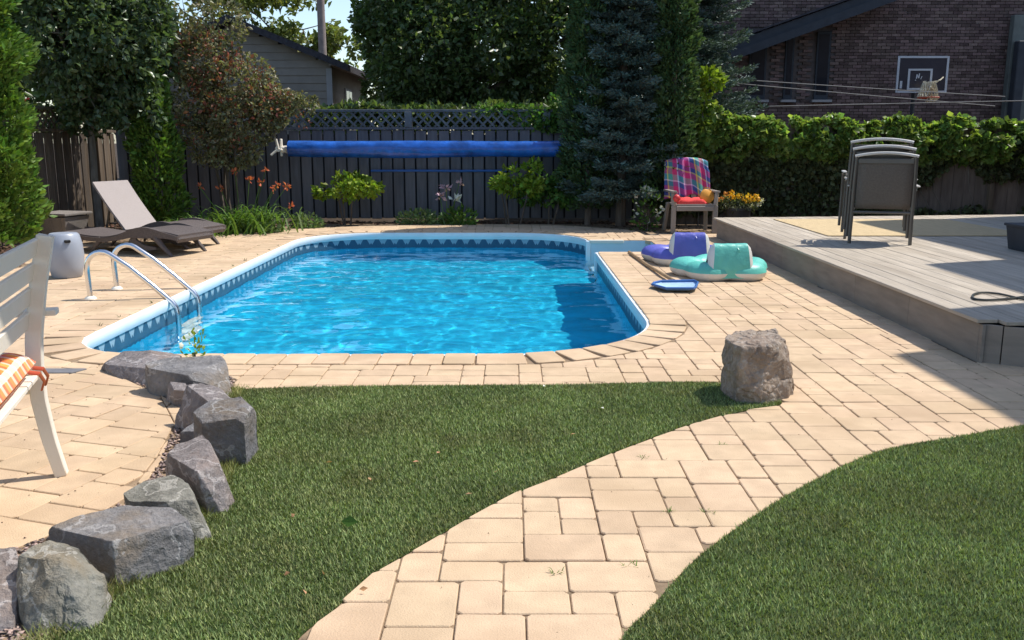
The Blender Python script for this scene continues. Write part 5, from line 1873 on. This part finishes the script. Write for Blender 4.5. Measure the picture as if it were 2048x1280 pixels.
# inflatable pool loungers
def pool_float(label, loc, rz, mat, sx=.50, sy=.48):
    t = thing('pool_float', label, 'pool float', loc, rz, 'inflatable loungers by the pool')
    nu, nv = 96, 16
    top, bot = [], []
    for i in range(nu + 1):
        a = 2 * math.pi * i / nu
        lob = 1 + .06 * math.cos(5 * a + 4.71)
        pin = .88 + .30 * abs(math.cos(2.5 * a + 2.356)) ** .6
        r = .125 * pin
        rowt, rowb = [], []
        for j in range(nv + 1):
            b = 2 * math.pi * j / nv
            x = (sx * lob - .125 + r * math.cos(b)) * math.cos(a)
            y = (sy * lob - .125 + r * math.cos(b)) * math.sin(a)
            z = .085 + r * .72 * math.sin(b) + .004 * noise.noise(Vector((x * 9, y * 9, 2)))
            (rowt).append((x, y, z))
        top.append(rowt)
    up = [row[:nv // 2 + 1] for row in top]
    dn = [row[nv // 2:] for row in top]
    MB().grid(up).build('ring_top', mat, t, smooth=80, fix=False)
    MB().grid(dn).build('ring_underside', M['white_vinyl'], t, smooth=80, fix=False)
    MB().lathe([(0, .05), (sx * .55, .05), (sx * .62, .07), (sx * .62, .075), (sx * .5, .062), (0, .06)], 32).build('floor', mat, t, smooth=True)
    # head rest: a puffed wedge with white ends
    P = []
    w = .20
    prof = [(-.055, .035), (-.06, .12), (-.045, .22), (-.02, .32), (.01, .375), (.06, .39), (.11, .365), (.15, .28), (.185, .16), (.20, .05)]
    ps = smooth_line(prof, 3)
    for i in range(15):
        x = -w + 2 * w * i / 14
        bl = 1 + .02 * math.sin(i * 1.3)
        row = []
        for (y, z) in ps:
            row.append((x * (1.03 - .16 * z / .39), -sy + .088 + (y - .07) * bl + .07 + .005 * noise.noise(Vector((x * 14, z * 14, 1))), z + .008 * noise.noise(Vector((x * 18, y * 12, 5))) * (z / .39)))
        P.append(row)
    MB().grid(P).build('headrest', mat, t, smooth=80)
    for s in (0, -1):
        e = P[s]
        c = Vector((sum(q[0] for q in e) / len(e), sum(q[1] for q in e) / len(e), sum(q[2] for q in e) / len(e)))
        sg = -1 if s == 0 else 1
        rows = [[Vector(q) for q in e], [Vector(q).lerp(c, .25) + Vector((sg * .03, 0, 0)) for q in e], [Vector(q).lerp(c, .6) + Vector((sg * .045, 0, 0)) for q in e], [c + Vector((sg * .05, 0, 0)) for q in e]]
        MB().grid([[tuple(q) for q in r_] for r_ in rows]).build('end_panel', M['white_vinyl'], t, smooth=80)
    MB().tube([(.06, -sy + .10, .36), (.07, -sy + .065, .33), (.075, -sy + .07, .29)], .008, 6).build('valve', mat, t, smooth=True)
    return t
pool_float('mint green inflatable lounger lying on the paving in front of the violet one', (2.27, 9.72, 0.0), R(2), M['green_vinyl'])
pool_float('violet inflatable lounger lying behind the mint green one', (2.11, 10.86, 0.0), R(-5), M['purple_vinyl'])

# skimmer net
a, b = at(1258, 507), at(1338, 566)
nt = thing('skimmer_net', 'blue framed skimmer net with a brown pole lying on the paving', 'skimmer net', (b.x, b.y, 0))
MB().tube([(a.x - b.x, a.y - b.y, .02), ((a.x - b.x) * .5, (a.y - b.y) * .5, .022), (.03, -.10, .04)], .019, 10).build('pole', M['polewood'], nt, smooth=True)
ring = [at(q[0], q[1]) - Vector((b.x, b.y, 0)) for q in ((1308, 574), (1322, 571), (1388, 570), (1395, 574), (1391, 584), (1386, 586), (1332, 586), (1304, 578))]
rl = [Vector((q[0], q[1], .045)) for q in smooth_line([(q.x, q.y) for q in ring + [ring[0]]], 1)]
MB().tube(rl, .013, 8).build('net_frame', M['bluepole'], nt, smooth=True)
cx, cy = sum(q.x for q in rl) / len(rl), sum(q.y for q in rl) / len(rl)
MB().add([(q.x, q.y, .04) for q in rl[:-1]] + [(cx + (q.x - cx) * .8, cy + (q.y - cy) * .8, .014) for q in rl[:-1]], [(i, (i + 1) % (len(rl) - 1), (len(rl) - 1) + (i + 1) % (len(rl) - 1), (len(rl) - 1) + i) for i in range(len(rl) - 1)] + [tuple(range(len(rl) - 1, 2 * (len(rl) - 1)))]).build('mesh_bag', M['netmesh'], nt, smooth=True)

# solar cover on its reel
RX0, RX1, RY, RZ = -3.90, 0.87, 16.0, 1.30
rl_ = thing('cover_reel', 'long blue rolled pool cover on a reel in front of the fence', 'cover reel', ((RX0 + RX1) / 2, RY, RZ))
P = []
L = RX1 - RX0
for i in range(121):
    x = -L / 2 + L * i / 120
    row = []
    for j in range(29):
        a = 2 * math.pi * j / 28
        r = .138 + .012 * noise.noise(Vector((x * 1.3, math.cos(a), math.sin(a)))) + .005 * noise.noise(Vector((x * 7, math.cos(a) * 3, math.sin(a) * 3)))
        sag = -.028 * math.exp(-((x + .3) / .9) ** 2) * (1 if math.sin(a) < 0 else .2)
        r *= 1 + .04 * math.sin(x * 2.1 + a)
        row.append((x, r * math.cos(a), r * math.sin(a) + sag))
    P.append(row)
MB().grid(P).build('cover_roll', M['bluecover'], rl_, smooth=80)
MB().tube([(-L / 2 - .14, 0, 0), (L / 2 + .16, 0, 0)], .035, 14).build('axle', M['silver'], rl_, smooth=True)
for s in (-1, 1):
    MB().tube([(s * (L / 2 + .003), 0, 0), (s * (L / 2 - .01), 0, 0)], .125, 20).build('roll_end', M['bluecover'], rl_)
    MB().box((s * (L / 2 + .13), .27, .02), (.05, .56, .06)).build('bracket', M['white'], rl_, bevel=.006)
    MB().box((s * (L / 2 + .13), .02, .02), (.03, .09, .30)).build('end_plate', M['white'], rl_, bevel=.008)
wh = MB().lathe([(.02, -.02), (.05, -.02), (.05, .02), (.02, .02)], 16)
for k in range(3):
    a_ = R(100 + 120 * k)
    wh.tube([(0, 0, 0), (math.cos(a_) * .17, math.sin(a_) * .17, 0)], [.028, .020], 8)
w_ = wh.build('crank_wheel', M['white'], rl_, smooth=True)
w_.location = (-L / 2 - .17, -.06, .0)
w_.rotation_euler = (R(90), 0, R(28))
hs_ = MB().tube([(-2.55, FY - .06, .90), (-1.8, FY - .075, .905), (-.9, FY - .07, .90), (-.1, FY - .06, .905)], .022, 8).build('blue_pole', M['bluepole'], None, smooth=True)
tag(hs_, 'thin blue pole hung level on the fence below the cover roll', 'pole')

# basketball hoop
HY = 20.5
hp = thing('basketball_hoop', 'basketball backboard with a ragged net in front of the brick house', 'basketball hoop', (9.35, HY, 0))
c = at(1844, 149, Y=HY)
W2, H2 = .56, .39
MB().box((0, 0, c.z), (2 * W2, .03, 2 * H2)).build('backboard', M['backboard'], hp)
hp.location.x = c.x
bl = MB()
for s in (-1, 1):
    bl.box((s * (W2 - .02), -.02, c.z), (.045, .012, 2 * H2))
    bl.box((0, -.0205, c.z + s * (H2 - .02)), (2 * W2 - .09, .012, .045))
bl.build('border', M['boardline'], hp)
bl = MB()
for s in (-1, 1):
    bl.box((.0 + s * .245 - .05, -.022, c.z - .105), (.045, .012, .45))
    bl.box((-.05, -.0225, c.z - .105 + s * .205), (.445, .012, .04))
bl.build('target_square', M['boardline'], hp)
lg = MB()
lg.bar((-.125, -.021, c.z - .09), (-.12, -.021, c.z + .0), .022, .008, up=(0, 1, 0)).bar((-.12, -.022, c.z + .0), (-.075, -.022, c.z - .08), .022, .008, up=(0, 1, 0)).bar((-.075, -.021, c.z - .08), (-.065, -.021, c.z + .02), .022, .008, up=(0, 1, 0))
lg.bar((-.15, -.021, c.z - .12), (-.13, -.021, c.z - .125), .02, .008, up=(0, 1, 0)).bar((-.03, -.021, c.z - .10), (-.005, -.021, c.z - .04), .014, .008, up=(0, 1, 0))
lg.build('emblem', M['boardline'], hp)
MB().bar((-.455, -.021, c.z - .30), (-.455, -.021, c.z - .14), .05, .008, up=(0, 1, 0)).build('side_mark', M['boardline'], hp)
rz_ = c.z - .42
rim_ = [(.22 * math.cos(t) + .02, -.36 + .22 * math.sin(t), rz_ - .09) for t in np.linspace(0, 2 * math.pi, 25)]
MB().tube(rim_, .011, 6).build('rim', M['redrim'], hp, smooth=True)
MB().box((.02, -.08, rz_ - .09), (.14, .14, .03)).build('rim_bracket', M['redrim'], hp)
nm_ = MB()
rr = random.Random(3)
for k in range(20):
    a_ = k / 20 * 2 * math.pi
    for dr in (.5, -.5):
        pts = []
        for j in range(5):
            q = j / 4
            aa = a_ + dr * q
            rad_ = .22 - .10 * q
            pts.append((.02 + rad_ * math.cos(aa), -.36 + rad_ * math.sin(aa), rz_ - .09 + (.0 + .33 * q if a_ < 4.2 else -.1 * q) + rr.uniform(-.02, .02)))
        nm_.tube(pts, .011, 4)
for k in range(5):
    nm_.tube([(.02 + .1 * math.cos(k), -.30, rz_ + .1 + .03 * k), (.10 + .05 * k, -.22, rz_ + .20 + .02 * k), (.2 + .06 * k, -.08, rz_ + .16 + .05 * k)], .013, 4)
nm_.build('net', M['netrope'], hp)
MB().tube([(0, .35, 0), (0, .35, c.z - .3), (0, .05, c.z)], .05, 8).build('pole', M['darkpost'], hp, smooth=True)

# cables above the ivy and the utility pole behind the garage
def cable(label, p, q, sag):
    p, q = Vector(p), Vector(q)
    pts = [p.lerp(q, t) - Vector((0, 0, sag * 4 * t * (1 - t))) for t in np.linspace(0, 1, 16)]
    tag(MB().tube(pts, .011, 5).build('overhead_cable', M['wire'], None, smooth=True), label, 'cable', 'cables above the ivy')
cable('upper of the three thin cables crossing the brick house', at(1380, 152, Y=19.0), at(2010, 193, Y=19.0), .01)
cable('middle of the three thin cables crossing the brick house', at(1380, 158, Y=19.1), at(1990, 212, Y=19.1), .01)
cable('lowest of the three thin cables, just above the ivy', at(1520, 213, Y=18.5), at(2200, 198, Y=18.5), .0)
up_ = thing('utility_pole', 'grey utility pole rising behind the garage roof', 'utility pole', (at(645, 100, Y=34).x, 34, 0))
MB().tube([(0, 0, -.1), (0, 0, 9.5)], [.17, .12], 10).build('shaft', M['pole'], up_, smooth=True)
MB().box((0, -.1, 8.8), (1.8, .1, .12)).build('crossarm', M['pole'], up_)

# red bird ornament on the side fence
bo = thing('bird_ornament', 'small red bird ornament on top of the side fence', 'ornament', (LFX, 13.35, 1.95))
MB().lathe([(0, -.07), (.03, -.05), (.045, 0), (.03, .05), (0, .075)], 12).build('body', M['redthing'], bo, smooth=True)
bo.children[0].rotation_euler = (0, R(70), 0)
bo.children[0].location = (0, 0, .05)
MB().box((.10, 0, .075), (.09, .03, .02), ry=R(-25)).build('tail', M['redthing'], bo, bevel=.004)
MB().box((-.07, 0, .09), (.05, .04, .045)).build('head', M['redthing'], bo, bevel=.012)

# slate strip, fallen leaves, weeds
p = at(120, 743)
tag(MB().prism([(p.x - .13, p.y - .06), (p.x + .10, p.y - .055), (p.x + .15, p.y + .05), (p.x - .13, p.y + .05)], -.01, .009).build('slate_slab', M['slate'], None, bevel=.003), 'flat grey slate slab on the terrace right of the bench', 'slab')
leafs = [(825, 925, 'dry'), (742, 962, 'dry'), (996, 943, 'dry'), (652, 926, 'dry'), (650, 1150, 'dry'), (580, 1146, 'dry'), (718, 1180, 'dry'), (612, 1190, 'dry'), (1207, 815, 'white'), (1140, 870, 'dry'), (520, 958, 'white'), (880, 905, 'dry'), (930, 990, 'dry'), (588, 1035, 'dry'), (1090, 772, 'white')]
for k, (x, y, m_) in enumerate(leafs):
    q = at(x, y, .015)
    V = leaf_arrays(np.array([[0, 0, 0.0]]), np.array([[math.cos(k * 2.1), math.sin(k * 2.1), .12]]), .045, .55, .1, S=np.array([.030]))
    o = leaf_mesh('fallen_leaf', V, M['dryleaf'] if m_ == 'dry' else M['fl_white'], None)
    o.location = (q.x, q.y, .018)
    tag(o, 'tiny dry tan leaf fallen on the lawn' if m_ == 'dry' else {8: 'tiny white petal on the lawn left of the boulder', 10: 'tiny white petal on the lawn beside the upright rock', 14: 'tiny white petal at the upper edge of the lawn'}[k], 'leaf' if m_ == 'dry' else 'petal', 'dry leaves on the lawn' if m_ == 'dry' else 'white petals on the lawn')
q = at(682, 1045, .015)
o = leaf_mesh('green_leaf', leaf_arrays(np.array([[0, 0, 0.0]]), np.array([[1, -.3, .1]]), .08, .6, .1, S=np.array([.075])), M['lf_lime2'], None)
o.location = (q.x, q.y, .02)
tag(o, 'single larger green leaf lying on the lawn near the path', 'leaf')


def tuft(px, py, n, L, label, group, k, mat='lf_lily'):
    q = at(px, py)
    o = strap_clump('weed', label, (q.x, q.y, -.01), n, L, .03, mat, 'weed', group, seed=100 + k, width=.0022)
for k, (x, y) in enumerate([(1445, 888), (1287, 915), (1118, 1145), (1262, 1130), (1335, 1022), (1415, 1022), (490, 775)]):
    tuft(x, y, 10, .05, ('thin weed in a path joint, the one nearest the boulder', 'thin weed in a path joint near the upper curve of the lawn', 'thin weed in a path joint at the bottom centre', 'thin weed in a path joint at the bottom, close to the right lawn', 'thin weed in a path joint midway along the path', 'thin weed in a path joint beside the right lawn edge', 'small weed tuft where rocks, lawn and paving meet')[k], 'weeds in the path joints', k)
for k in range(12):
    t_ = k / 11
    yw = 6.9 + 5.6 * t_ + random.Random(k).uniform(-.1, .1)
    v = strap_clump('weed', 'tiny weed sprouting along the left pool rim', (PX0 - .035, yw, .0), 7, .07, .02, 'lf_ivydark', 'weed', 'weeds along the pool rim', seed=200 + k, width=.003)

# square canopy added beyond the left edge of the view to shade the bench
pu = thing('shade_canopy', 'square beige canopy, added unseen to shade the white bench', 'shade_canopy', (-2.95, 3.1, 0))
MB().add([(-1.95, -1.3, 2.25), (1.95, -1.3, 2.25), (1.95, 1.3, 2.25), (-1.95, 1.3, 2.25), (0, 0, 2.75)], [(0, 1, 4), (1, 2, 4), (2, 3, 4), (3, 0, 4), (0, 3, 2, 1)]).build('canopy', M['resin'], pu)
MB().tube([(0, 0, 0), (0, 0, 2.7)], .024, 10).build('pole', M['bronze'], pu, smooth=True)
MB().lathe([(0, 0), (.28, 0), (.28, .05), (.06, .09), (.05, .2), (0, .2)], 24).build('base', M['darkpost'], pu, smooth=True)
